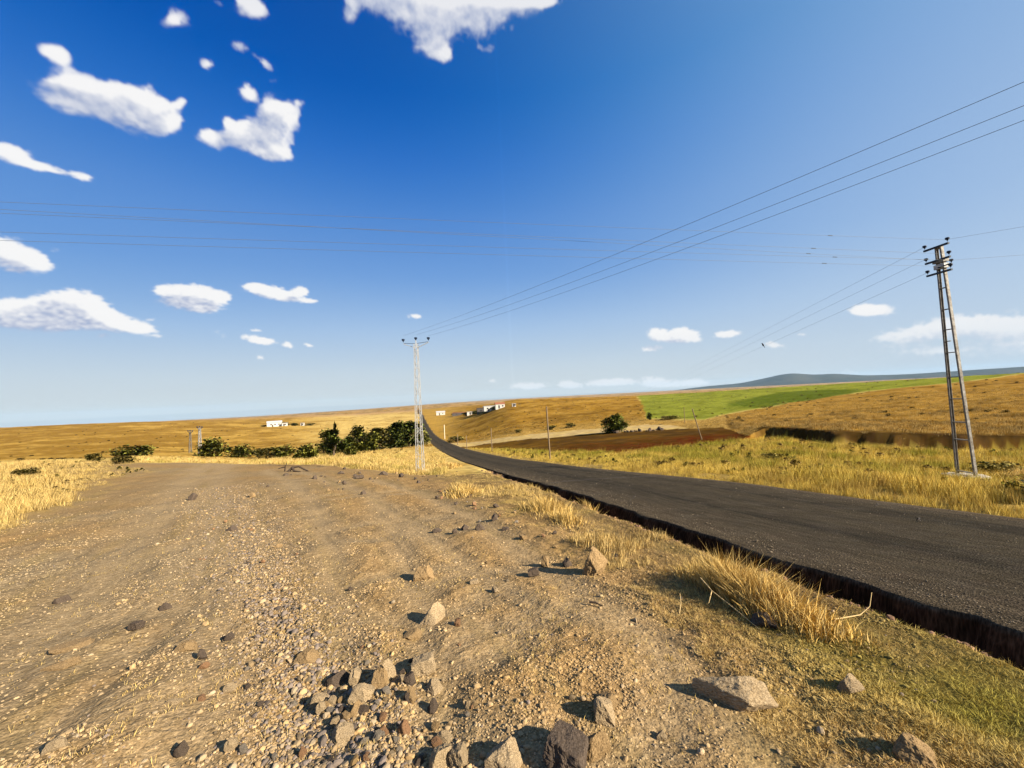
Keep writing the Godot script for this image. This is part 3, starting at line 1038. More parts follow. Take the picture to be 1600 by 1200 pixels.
var icos := {}
func icosphere(level: int) -> Array:   # [points, triangles]
	if icos.has(level):
		return icos[level]
	if level == 0:
		var g := (1.0 + sqrt(5.0)) / 2.0
		var v: Array = []
		for q in [[-1, g, 0], [1, g, 0], [-1, -g, 0], [1, -g, 0], [0, -1, g], [0, 1, g], [0, -1, -g], [0, 1, -g], [g, 0, -1], [g, 0, 1], [-g, 0, -1], [-g, 0, 1]]:
			v.append(Vector3(q[0], q[1], q[2]).normalized())
		icos[0] = [v, [[0, 11, 5], [0, 5, 1], [0, 1, 7], [0, 7, 10], [0, 10, 11], [1, 5, 9], [5, 11, 4], [11, 10, 2], [10, 7, 6], [7, 1, 8], [3, 9, 4], [3, 4, 2], [3, 2, 6], [3, 6, 8], [3, 8, 9], [4, 9, 5], [2, 4, 11], [6, 2, 10], [8, 6, 7], [9, 8, 1]]]
		return icos[0]
	var b := icosphere(level - 1)
	var pts: Array = b[0].duplicate()
	var tris := []
	var mid := {}
	for t in b[1]:
		var m := []
		for e in [[t[0], t[1]], [t[1], t[2]], [t[2], t[0]]]:
			var key := Vector2i(mini(e[0], e[1]), maxi(e[0], e[1]))
			if not mid.has(key):
				mid[key] = pts.size()
				pts.append(((pts[e[0]] + pts[e[1]]) * 0.5).normalized())
			m.append(mid[key])
		tris.append_array([[t[0], m[0], m[2]], [t[1], m[1], m[0]], [t[2], m[2], m[1]], m])
	icos[level] = [pts, tris]
	return icos[level]

# A broken stone: a ball cut by flat faces, roughened; about 1 m across, sitting on y = 0.
func stone(sd: int, level: int, cuts: int, rough: float, tint := false, taper := 1.0) -> ArrayMesh:
	var g := RandomNumberGenerator.new()
	g.seed = sd
	var skew := g.randf_range(-1.0, 1.0)
	var planes := []
	for k in cuts:
		var n := Vector3(g.randfn(), g.randfn(), g.randfn()).normalized()
		planes.append([n, g.randf_range(0.5, 0.8)])
	var b := icosphere(level)
	var pts := []
	for p in b[0]:
		var r := 1.0
		for q in planes:
			var c: float = p.dot(q[0])
			if c > 0.05:
				r = minf(r, q[1] / c)
		r += nhi.get_noise_3d(p.x * 1.3 + sd * 7.0, p.y * 1.3, p.z * 1.3) * rough + nhi.get_noise_3d(p.x * 5.0 + sd * 3.0, p.y * 5.0, p.z * 5.0) * rough * 0.5
		pts.append(p * r)
	var lo := Vector3.ONE * 9
	var hi := -lo
	for p in pts:
		lo = lo.min(p)
		hi = hi.max(p)
	var st := SurfaceTool.new()
	st.begin(Mesh.PRIMITIVE_TRIANGLES)
	st.set_smooth_group(-1)
	if tint:
		st.set_color(Color.WHITE)
	for t in b[1]:
		for k in [0, 2, 1]:
			var p: Vector3 = (pts[t[k]] - lo) / (hi - lo) - Vector3(0.5, 0, 0.5)
			if taper < 1.0:
				var ty := lerpf(1.0, taper, p.y)
				p = Vector3(p.x * ty + skew * p.y * 0.25, p.y, p.z * lerpf(1.0, ty, 0.6))
			st.add_vertex(p)
	st.generate_normals()
	return st.commit()

# ---------------------------------------------------------------- poles
var m_ins: ArrayMesh
var m_cyl := CylinderMesh.new()

func insulator(parent: Node3D, foot: Vector3, size: float):
	var o := obj("insulator", m_ins, M["insulator"], parent)
	o.position = foot
	o.scale = Vector3.ONE * size
	var pin := obj("pin", m_cyl, M["dark_steel"], o)
	pin.position = Vector3(0, -0.3, 0)
	pin.scale = Vector3(0.12, 0.8, 0.12)

func lattice_pole(called: String, label: String, at: Vector3, top: Vector3, wide: float, narrow: float, panels: int, thick: float, turn: float, group: String, material: Material, arm: float) -> Node3D:
	var t := thing(called, label, "power pole", at, group)
	var h := (top - at).y
	var lean := (top - at) / h
	var corner := func(k: int, y: float) -> Vector3:
		var w := lerpf(wide, narrow, y / h) * 0.5
		var a := turn + PI / 4 + k * PI / 2
		return lean * y + Vector3(cos(a) * w * 1.414, 0, sin(a) * w * 1.414)
	for k in 4:
		bar("leg", corner.call(k, -0.3), corner.call(k, h), thick, material, t)
	var y := 0.12
	for p in panels:
		var y2 := y + (h - 0.3) / panels
		for k in 4:
			var a: int = k if (p + k) % 2 == 0 else (k + 1) % 4
			var b: int = (k + 1) % 4 if a == k else k
			bar("brace", corner.call(a, y), corner.call(b, y2), thick * 0.5, material, t)
			if panels > 10 and p % 6 == 0:
				bar("tie", corner.call(k, y), corner.call((k + 1) % 4, y), thick * 0.6, material, t)
		y = y2
	var dir := Vector3(cos(turn), 0, sin(turn))
	var mid := lean * (h - 0.25)
	for s in [-1, 1]:
		bar("crossarm", mid + dir * s * narrow * 0.4, mid + dir * s * arm + Vector3(0, 0.3, 0), thick * 1.1, material, t)
		bar("arm_tie", lean * h + dir * s * narrow * 0.4 + Vector3(0, 0.02, 0), mid + dir * s * arm * 0.96 + Vector3(0, 0.33, 0), thick * 0.7, M["dark_steel"], t)
		insulator(t, mid + dir * s * arm + Vector3(0, 0.5, 0), arm * 0.22)
	bar("head_post", mid, lean * h + Vector3(0, 0.22, 0), thick * 1.3, material, t)
	insulator(t, lean * h + Vector3(0, 0.3, 0), arm * 0.22)
	return t

func poles():
	m_cyl.top_radius = 0.5
	m_cyl.bottom_radius = 0.5
	m_cyl.height = 1.0
	m_cyl.radial_segments = 10
	m_cyl.rings = 1
	m_ins = lathe([[0.0, -0.35], [0.2, -0.35], [0.22, -0.1], [0.5, -0.02], [0.5, 0.12], [0.3, 0.18], [0.56, 0.26], [0.56, 0.42], [0.4, 0.6], [0.0, 0.62]], 12)
	var base := on_ground(-5.96, 24.83)
	lattice_pole("lattice_pole", "tall pale galvanised lattice power pole standing beside the dirt track with three insulators", base, Vector3(-5.9, 5.05, -24.83), 0.4, 0.2, 19, 0.034, 0.12, "", M["galvanised"], 0.82)
	var foot := obj("pole_footing", stone(71, 2, 8, 0.05), M["concrete"])
	foot.position = base + Vector3(0.05, -0.15, 0.1)
	foot.scale = Vector3(1.0, 0.32, 0.9)
	tag(foot, "pale rough concrete footing under the lattice power pole", "footing")
	lattice_pole("lattice_pole", "dark small lattice pole far off beyond the dirt track, left of the paler one", on_ground(-82.2, 100.8), on_ground(-82.2, 100.8) + Vector3(0.1, 5.2, 0), 0.5, 0.25, 6, 0.07, 0.6, "", M["old_steel"], 1.5)
	lattice_pole("lattice_pole", "pale small lattice pole far off between valley bushes", on_ground(-74.8, 94.5), on_ground(-74.8, 94.5) + Vector3(0.1, 6.2, 0), 0.6, 0.3, 7, 0.07, 0.6, "", M["galvanised"], 1.5)
	# the leaning ladder pole across the road: two channels joined by rungs
	var b := on_ground(15.33, 13.65)
	var t := thing("ladder_pole", "tall leaning steel ladder pole with three crossarms in the roadside grass", "power pole", b)
	var top := Vector3(15.05, 5.86, -13.65) - b
	var off := func(y: float, s: float) -> Vector3:
		return top * (y / top.y) + Vector3(0, 0, s * lerpf(0.3, 0.1, y / top.y))
	for s in [-1.0, 1.0]:
		var a: Vector3 = off.call(-0.4, s)
		var e: Vector3 = off.call(top.y, s)
		var st := SurfaceTool.new()
		st.begin(Mesh.PRIMITIVE_TRIANGLES)
		var yn := (e - a).normalized()
		var zz := Vector3(0, 0, 1)
		var xx := yn.cross(zz).normalized()
		zz = xx.cross(yn)
		var bs := Basis(xx, yn, zz)
		var len := (e - a).length()
		st_box(st, Transform3D(bs, (a + e) * 0.5), Vector3(0.07, len, 0.01))
		st_box(st, Transform3D(bs, (a + e) * 0.5 + xx * 0.041 - zz * s * 0.024), Vector3(0.01, len - 0.004, 0.055))
		st_box(st, Transform3D(bs, (a + e) * 0.5 - xx * 0.041 - zz * s * 0.024), Vector3(0.01, len - 0.004, 0.055))
		obj("leg", st.commit(), M["old_steel"], t)
	for y in [0.25, 1.35, 1.95, 2.75, 3.5, 4.35, 4.45, 5.15, 5.85, 6.6, 7.4]:
		if y == 4.45:
			bar("step_bolt", off.call(4.75, -1.0), off.call(4.75, -1.0) + Vector3(0, 0, 0.2), 0.03, M["old_steel"], t)
			continue
		var r := bar("rung", off.call(y, -1.0), off.call(y, 1.0), 0.075, M["old_steel"], t, 0.03)
		r.position.x += 0.0
	bar("tie", off.call(8.0, -1.0), off.call(8.0, 1.0), 0.07, M["old_steel"], t)
	var collar := obj("collar", unit_box, M["galvanised"], t)
	collar.position = off.call(top.y - 0.68, 0.0)
	collar.scale = Vector3(0.17, 0.16, 0.34)
	collar = obj("collar", unit_box, M["old_steel"], t)
	collar.position = off.call(top.y - 0.5, 0.0)
	collar.scale = Vector3(0.2, 0.1, 0.36)
	for k in [[0.0, 0.37], [0.46, 0.37], [0.9, 0.37]]:
		var c: Vector3 = off.call(top.y - k[0], 0.0) + Vector3(-0.1, 0, 0)
		bar("crossarm", c + Vector3(0, 0, -k[1] - 0.03), c + Vector3(0, 0, k[1] + 0.03), 0.06, M["dark_steel"], t)
		for s in [-1, 1]:
			insulator(t, c + Vector3(0, 0.13, s * k[1]), 0.11)
	bar("bracket", off.call(top.y - 0.72, 0.0) + Vector3(-0.11, 0, 0), off.call(top.y - 0.72, 0.0) + Vector3(-0.11, 0.02, 0.42), 0.035, M["dark_steel"], t)
	insulator(t, off.call(top.y - 0.72, 0.0) + Vector3(-0.11, 0.1, 0.42), 0.1)
	var plinth := obj("pole_footing", stone(73, 2, 9, 0.06), M["concrete"])
	plinth.position = b + Vector3(0, -0.12, 0.05)
	plinth.scale = Vector3(1.0, 0.3, 1.3)
	tag(plinth, "low earth-stained concrete footing under the leaning ladder pole", "footing")
	# thin posts along the far verge
	var spec := [
		[2.54, 29.44, 3.95, 0.11, -0.02, "wood_post", "tall thin wooden post leaning over the far road verge"],
		[-3.13, 53.6, 3.2, 0.11, 0.0, "wood_post", "thin dark post on the far verge below the stubble strip"],
		[-8.64, 71.3, 2.4, 0.13, 0.0, "wood_post", "short dark post at the near tip of the stubble strip"],
		[30.76, 71.8, 2.9, 0.1, 0.01, "wood_post", "upright thin post at the foot of the green field"],
		[17.4, 37.1, 2.95, 0.09, -0.24, "wood_post", "strongly tilted thin post at the end of the dark red field"],
		[-24.7, 140.6, 5.0, 0.3, 0.0, "pale_post", "pale post beside the far road past the trees"],
		[-13.2, 92.0, 2.4, 0.16, 0.0, "wood_post", "small far post beside a low bush near the road"],
	]
	for k in spec:
		var p := thing("wooden_post", k[6], "post", on_ground(k[0], k[1]), "posts along the far side of the road")
		var o := obj("shaft", m_cyl, M[k[5]], p)
		o.transform = Transform3D(Basis(Vector3(0, 0, 1), -k[4]) * Basis.from_scale(Vector3(k[3], k[2] + 0.3, k[3])), Vector3(sin(k[4]) * k[2] * 0.5, k[2] * 0.5 - 0.15, 0))

func wire(label: String, a: Vector3, b: Vector3, sag: float, r: float, group: String, dampers := []):
	var pts := PackedVector3Array()
	for i in 49:
		var t := i / 48.0
		pts.append(a.lerp(b, t) - Vector3(0, sag * 4.0 * t * (1.0 - t), 0))
	var st := SurfaceTool.new()
	st.begin(Mesh.PRIMITIVE_TRIANGLES)
	tube(pts, r, r, 5, st)
	st.generate_normals()
	if dampers.is_empty():
		tag(obj("power_line", st.commit(), M["wire"]), label, "power line", group)
		return
	var o := thing("power_line", label, "power line", Vector3.ZERO, group)
	obj("strand", st.commit(), M["wire"], o)
	for t in dampers:
		var p: Vector3 = a.lerp(b, t) - Vector3(0, sag * 4.0 * t * (1.0 - t), 0)
		var q: Vector3 = a.lerp(b, t + 0.004) - Vector3(0, sag * 4.0 * t * (1.0 - t), 0)
		bar("sleeve", p, p + (q - p).normalized() * 0.16, 0.018, M["dark_steel"], o)

func wires():
	# from the lattice pole, over the road and past the camera
	var ends := [[Vector3(-6.7, 5.62, -24.93), Vector3(1.3581, 0.7439, -1)], [Vector3(-5.87, 5.62, -24.83), Vector3(1.3525, 0.6816, -1)], [Vector3(-5.08, 5.5, -24.73), Vector3(1.3490, 0.6430, -1)]]
	var names := ["topmost of the three wires rising from the lattice pole over the road", "middle one of the three wires rising from the lattice pole over the road", "lowest of the three wires rising from the lattice pole over the road"]
	var depth := [5.2, 5.6, 5.9]
	for i in 3:
		var a: Vector3 = ends[i][0]
		var q: Vector3 = ends[i][1] * depth[i] + Vector3(0, 1.42, 0)
		var dir := q - a
		var b := a + dir * 1.9
		b.y = a.y + 0.6 + 0.15 * i
		# sag chosen so that the line passes the point q
		var t := 1.0 / 1.9
		var sag := (lerpf(a.y, b.y, t) - q.y) / (4.0 * t * (1.0 - t))
		wire(names[i], a, b, sag, 0.0042, "wires from the lattice pole over the road")
	# five wires coming in from beyond the meadow to the ladder pole
	var heads := [Vector3(14.9, 5.98, -13.28), Vector3(14.92, 5.55, -14.02), Vector3(14.93, 5.5, -13.3), Vector3(14.95, 5.25, -13.2), Vector3(14.95, 5.07, -13.3)]
	var vs := [4.63, 4.47, 4.39, 3.99, 3.81]
	var nm := ["highest", "second highest", "third highest", "fourth", "lowest"]
	for i in 5:
		var a: Vector3 = heads[i]
		var q := Vector3(-10.5, vs[i] + 1.42, -8.2)
		var b := a + (q - a) * 2.2
		b.y = a.y + (q.y - a.y) * 1.5 + 0.3
		var t := 1.0 / 2.2
		var sag := (lerpf(a.y, b.y, t) - q.y) / (4.0 * t * (1.0 - t))
		wire(nm[i] + " of the five wires crossing the sky to the ladder pole", a, b, sag, 0.0038, "wires across the sky to the ladder pole", [0.082 + 0.006 * (i % 3)])
	# three wires running on to the far side of the green field
	var left := [Vector3(14.9, 5.98, -14.02), Vector3(14.92, 5.55, -14.02), Vector3(14.95, 5.07, -14.02)]
	var far := [Vector3(98.0, -5.0, -362.0), Vector3(100.0, -5.3, -362.0), Vector3(104.0, -5.6, -362.0)]
	var nf := ["upper", "middle", "lower"]
	for i in 3:
		wire(nf[i] + " of three faint wires running from the ladder pole over the green field", left[i], far[i], [1.5, 1.7, 2.0][i], 0.004, "wires from the ladder pole over the fields")
	wire("upper wire leaving the ladder pole away from the lattice pole", Vector3(14.9, 5.98, -13.28), Vector3(14.9, 5.98, -13.28) + Vector3(2.1, 0.0, -0.0 + 0.78) * 14.0 + Vector3(0, 0.7, 0), -0.12, 0.004, "wires leaving the ladder pole")
	wire("lower wire leaving the ladder pole from its small bracket", Vector3(14.95, 5.25, -13.2), Vector3(14.95, 5.25, -13.2) + Vector3(2.75, 0.0, 0.2) * 12.0 + Vector3(0, 0.5, 0), 0.1, 0.004, "wires leaving the ladder pole")

# ---------------------------------------------------------------- buildings
func house(called: String, label: String, x: float, d: float, w: float, dep: float, h: float, turn: float, wall: String, roof: String, pitched: bool, windows: int):
	var p := on_ground(x, d)
	var t := thing(called, label, "building", p)
	t.rotation.y = turn
	var o := obj("wall", unit_box, M[wall], t)
	o.position = Vector3(0, h * 0.5 - 0.4, 0)
	o.scale = Vector3(w, h + 0.8, dep)
	if pitched:
		var pr := PrismMesh.new()
		pr.size = Vector3(dep + 0.6, h * 0.42, w + 0.6)
		o = obj("roof", pr, M[roof], t)
		o.rotation.y = PI / 2
		o.position = Vector3(0, h + h * 0.21 + 0.003, 0)
	else:
		o = obj("roof", unit_box, M[roof], t)
		o.position = Vector3(0, h + 0.14, 0)
		o.scale = Vector3(w + 0.5, 0.26, dep + 0.5)
	o = obj("door", unit_box, M["dark_wall"], t)
	o.position = Vector3(-w * 0.12, 1.0, dep * 0.5 + 0.02)
	o.scale = Vector3(1.1, 2.0, 0.08)
	for k in windows:
		o = obj("window", unit_box, M["glass_dark"], t)
		o.position = Vector3(w * (-0.4 + 0.8 * (k + 0.5) / windows) + 0.5, h * 0.58, dep * 0.5 + 0.02)
		o.scale = Vector3(1.1, 1.0, 0.08)

func buildings():
	house("farm_house", "white farm house alone on the golden hill", -207.0, 344.0, 11.0, 7.0, 3.6, 0.5, "white_wall", "tin_roof", true, 3)
	house("farm_shed", "small pale shed just beside the white hill farm house", -197.5, 343.0, 4.0, 4.0, 2.6, 0.4, "white_wall", "grey_wall", false, 1)
	house("farm_shed", "tiny pale hut standing apart at the end of the hill farm", -187.0, 352.0, 2.6, 2.6, 2.2, 0.2, "white_wall", "grey_wall", false, 1)
	var spec := [
		[-86.0, 470.0, 10.0, 6.0, 3.4, "white_wall", "tin_roof", true, 2, "pale cottage nearest the far road where the village begins"],
		[-55.0, 400.0, 13.0, 7.0, 2.6, "dark_wall", "clay_roof", false, 2, "long low dark barn at the lower end of the village"],
		[-36.0, 338.0, 7.0, 5.0, 2.4, "white_wall", "grey_wall", false, 2, "low white house among dark trees midway up the village"],
		[-25.5, 306.0, 5.0, 5.0, 4.0, "dark_wall", "dark_wall", false, 1, "dark tall shed at the lower side of the big white house"],
		[-17.5, 296.0, 9.0, 6.0, 3.6, "white_wall", "tin_roof", false, 3, "big white flat-roofed house at the top of the village"],
		[-9.5, 283.0, 6.5, 5.0, 3.0, "white_wall", "clay_roof", true, 2, "white house with a reddish pitched roof in the village"],
		[0.5, 262.0, 2.4, 2.2, 1.9, "white_wall", "grey_wall", false, 1, "tiny pale hut highest on the ridge past the village"],
	]
	for k in spec:
		house("village_house", k[9], k[0], k[1], k[2], k[3], k[4], 0.15, k[5], k[6], k[7], k[8])

# ---------------------------------------------------------------- trees and bushes
func crown_mesh(sd: int, blobs: int, leaves: int, leaf: float, pal: Array, low := 0.12, high := 0.86) -> ArrayMesh:   # fills a box 1 m wide and 1 m tall on y = 0
	var g := RandomNumberGenerator.new()
	g.seed = sd
	var bl := []
	for k in blobs:
		var a := g.randf() * TAU
		var y := g.randf_range(low, high)
		var rr := sqrt(g.randf()) * 0.34 * (1.15 - absf(y - (low + high) * 0.43) * 1.1)
		bl.append([Vector3(cos(a) * rr, y, sin(a) * rr), g.randf_range(0.13, 0.24) * (1.0 if y < 0.7 else 0.75), g.randf()])
	var v := PackedVector3Array()
	var n := PackedVector3Array()
	var c := PackedColorArray()
	for i in leaves:
		var b: Array = bl[g.randi() % blobs]
		var dir := Vector3(g.randfn(), g.randfn(), g.randfn()).normalized()
		var rad: float = b[1] * pow(g.randf(), 0.33) * (1.0 + 0.3 * g.randf())
		var p: Vector3 = b[0] + dir * rad * Vector3(1, 0.95, 1)
		p.y = maxf(p.y, 0.02)
		var x := Vector3(g.randfn(), g.randfn() * 0.6, g.randfn()).normalized()
		var z := x.cross(dir + Vector3(g.randfn(), g.randfn(), g.randfn()) * 0.5).normalized()
		var s := leaf * g.randf_range(0.6, 1.3)
		x *= s
		z *= s * 0.62
		var q := [p - x, p + z - x * 0.1, p + x, p - z + x * 0.1]
		var nn := (dir + Vector3(0, 0.25, 0)).normalized()
		var col: Color = pal[0].lerp(pal[1], clampf(b[2] * 0.6 + g.randf() * 0.5, 0, 1))
		for k in [0, 1, 2, 0, 2, 3]:
			v.append(q[k])
			n.append(nn)
			c.append(col)
	var arr := []
	arr.resize(Mesh.ARRAY_MAX)
	arr[Mesh.ARRAY_VERTEX] = v
	arr[Mesh.ARRAY_NORMAL] = n
	arr[Mesh.ARRAY_COLOR] = c
	var me := ArrayMesh.new()
	me.add_surface_from_arrays(Mesh.PRIMITIVE_TRIANGLES, arr)
	return me

func trunk_mesh(sd: int, limbs: int) -> ArrayMesh:
	var g := RandomNumberGenerator.new()
	g.seed = sd
	var st := SurfaceTool.new()
	st.begin(Mesh.PRIMITIVE_TRIANGLES)
	tube(PackedVector3Array([Vector3(0, -0.06, 0), Vector3(0.01, 0.2, 0.0), Vector3(0.0, 0.42, 0.02), Vector3(0.03, 0.7, 0.0)]), 0.035, 0.012, 7, st)
	for k in limbs:
		var a := TAU * k / limbs + g.randf()
		var y := g.randf_range(0.12, 0.4)
		tube(PackedVector3Array([Vector3(0, y, 0), Vector3(cos(a) * 0.12, y + 0.14, sin(a) * 0.12), Vector3(cos(a) * 0.28, y + 0.3, sin(a) * 0.28)]), 0.018, 0.006, 5, st)
	st.generate_normals()
	return st.commit()

func trees():
	var dark := [Color(0.05, 0.07, 0.015), Color(0.18, 0.2, 0.035)]
	var olive := [Color(0.1, 0.09, 0.02), Color(0.24, 0.2, 0.05)]
	var grn := [Color(0.14, 0.15, 0.026), Color(0.34, 0.32, 0.06)]
	var crowns := [crown_mesh(101, 16, 2600, 0.034, dark), crown_mesh(102, 13, 2600, 0.036, dark), crown_mesh(103, 14, 2400, 0.034, olive), crown_mesh(104, 18, 2600, 0.036, grn)]
	var bcrown := [crown_mesh(111, 16, 1700, 0.042, grn, 0.04, 0.72), crown_mesh(112, 15, 1300, 0.044, [Color(0.2, 0.17, 0.045), Color(0.4, 0.32, 0.09)], 0.04, 0.7), crown_mesh(113, 24, 4200, 0.034, dark, 0.04, 0.8)]
	var tr := [trunk_mesh(5, 6), trunk_mesh(6, 5)]
	var G := "trees along the valley beside the road"
	var spec := [
		["valley_tree", -24.6, 54.0, 4.2, 3.8, 0, "dark green tree with a thin spire, first of the valley row", G],
		["valley_tree", -27.9, 72.0, 6.5, 4.8, 3, "round full green tree in the middle of the valley row", G],
		["valley_tree", -29.8, 86.0, 6.8, 4.9, 2, "olive brown tree next to the dark trees in the valley", G],
		["valley_tree", -29.6, 99.0, 6.8, 6.6, 0, "tallest dark tree of the valley row behind the olive one", G],
		["valley_tree", -25.3, 96.0, 6.8, 6.4, 1, "dark broad tree right beside the road behind the lattice pole", G],
		["valley_tree", -23.0, 98.5, 4.6, 4.5, 3, "lower green tree between the lattice pole and the road", G],
		["valley_tree", -27.3, 91.0, 6.2, 4.9, 1, "dark squat tree filling the gap before the tall pair", G],
		["valley_tree", -33.4, 84.0, 5.4, 4.0, 0, "small dark tree between the round tree and the olive tree", G],
		["valley_tree", -36.5, 76.0, 3.8, 2.3, 2, "low olive tree behind the spired tree", G],
		["valley_tree", -41.0, 88.0, 4.1, 3.5, 2, "small brownish tree standing behind the row's first tree", G],
		["valley_tree", -32.5, 108.0, 6.8, 5.5, 1, "dark tree at the back of the valley row", G],
	]
	for k in spec:
		var t := thing(k[0], k[6], "tree", on_ground(k[1], k[2]), k[7])
		t.rotation.y = k[1] * 3.1
		var o := obj("trunk", tr[int(k[5]) % 2], M["bark"], t)
		o.scale = Vector3(k[3], k[4], k[3]) * 0.95
		o = obj("crown", crowns[k[5]], M["leaf"], t)
		o.scale = Vector3(k[3] * 1.15, k[4] * 1.05, k[3] * 1.15)
	var spire := crown_mesh(131, 4, 260, 0.09, olive)
	var bushes := [
		[-24.4, 53.9, 0.8, 4.2, -1, "thin bare-topped sapling poking out of the first valley tree", ""],
		[-68.7, 72.0, 5.6, 2.6, 0, "solitary green bush standing behind the meadow of dry grass", ""],
		[-66.8, 88.0, 6.6, 5.0, 0, "larger green bush beside the two far lattice poles", ""],
		[-61.5, 89.5, 5.0, 3.4, 0, "smaller green bush adjoining the one by the far poles", ""],
		[-48.5, 83.0, 4.2, 2.9, 0, "dark-leaved half of a low bush pair in the valley", ""],
		[-52.5, 84.0, 5.2, 2.5, 1, "dry-leaved half of a low bush pair in the valley", ""],
		[-24.3, 46.2, 3.1, 2.2, 0, "round green bush at the near edge of the valley", ""],
		[-20.9, 50.5, 1.5, 1.5, 0, "very small green bush at the foot of the first valley tree", ""],
		[-30.5, 67.0, 2.4, 1.8, 1, "low olive shrub filling in below the round valley tree", ""],
		[16.6, 66.0, 4.0, 3.1, 2, "lone dense dark bush beside the stone heap on the slope", ""],
		[13.6, 97.0, 2.4, 1.3, 1, "low shrub nearest the lone dark bush on the field edge", "shrubs on the field edge"],
		[9.0, 97.5, 2.6, 1.2, 1, "low shrub in the middle of the field edge", "shrubs on the field edge"],
		[1.0, 99.0, 1.8, 0.9, 1, "smallest low shrub at the outer end of the field edge", "shrubs on the field edge"],
		[31.9, 93.5, 1.2, 1.8, 2, "small upright dark shrub at the corner of the green field", ""],
		[34.6, 88.2, 4.4, 0.9, 1, "flat brown scrub along the foot of the green field", ""],
		[-16.0, 108.0, 4.4, 1.9, 1, "olive bush on the verge where the road passes the trees", ""],
		[-40.0, 342.0, 8.0, 3.2, 2, "dark tree clump beside the low white village house", "dark clumps in the village"],
		[-58.0, 404.0, 9.0, 3.4, 2, "dark clump behind the long village barn", "dark clumps in the village"],
		[-13.5, 292.0, 5.0, 2.6, 2, "dark clump between the two white upper village houses", "dark clumps in the village"],
		[-20.0, 287.0, 8.0, 1.5, 2, "low dark hedge below the big white village house", "dark clumps in the village"],
		[-30.0, 318.0, 7.0, 3.0, 2, "dark rounded clump just below the dark village shed", "dark clumps in the village"],
		[-201.0, 348.0, 7.0, 3.6, 2, "dark bush behind the white hill farm house", "bushes at the hill farm"],
		[-193.0, 349.0, 6.0, 2.6, 2, "low dark bush between the farm shed and the hut", "bushes at the hill farm"],
		[-215.0, 343.0, 7.0, 2.0, 1, "brownish scrub on the outer side of the hill farm house", "bushes at the hill farm"],
		[-182.0, 356.0, 9.0, 2.2, 1, "brownish scrub past the tiny farm hut", "bushes at the hill farm"],
		[11.2, 14.5, 0.9, 0.42, 0, "low green weed bush in the middle of the yellow roadside grass", ""],
		[-27.4, 22.3, 1.1, 0.55, 1, "dull olive weed clump low in the dry meadow", ""],
		[-36.0, 34.0, 1.2, 0.8, 1, "grey-brown weed clump at the top of the dry meadow", ""],
		[-30.5, 31.0, 1.6, 0.6, 1, "brown weed clump where the meadow meets the track", ""],
		[18.7, 15.5, 1.6, 0.5, 1, "dry brown scrub in the grass beyond the ladder pole", ""],
		[8.7, 6.4, 0.8, 0.42, 1, "olive weed clump at the road edge before the ladder pole", ""],
		[12.2, 19.0, 1.0, 0.5, 1, "reddish brown weed clump in the roadside grass", ""],
	]
	var stem := trunk_mesh(8, 7)
	for k in bushes:
		var t := thing("bush", k[5], "bush", on_ground(k[0], k[1]), k[6])
		t.rotation.y = k[0] * 2.3
		var o := obj("stem", stem, M["bark"], t)
		o.scale = Vector3(k[2], k[3], k[2]) * 0.7
		o = obj("crown", spire if k[4] < 0 else bcrown[k[4]], M["leaf"], t)
		o.scale = Vector3(k[2] * 1.2, k[3] * 1.08, k[2] * 1.2)

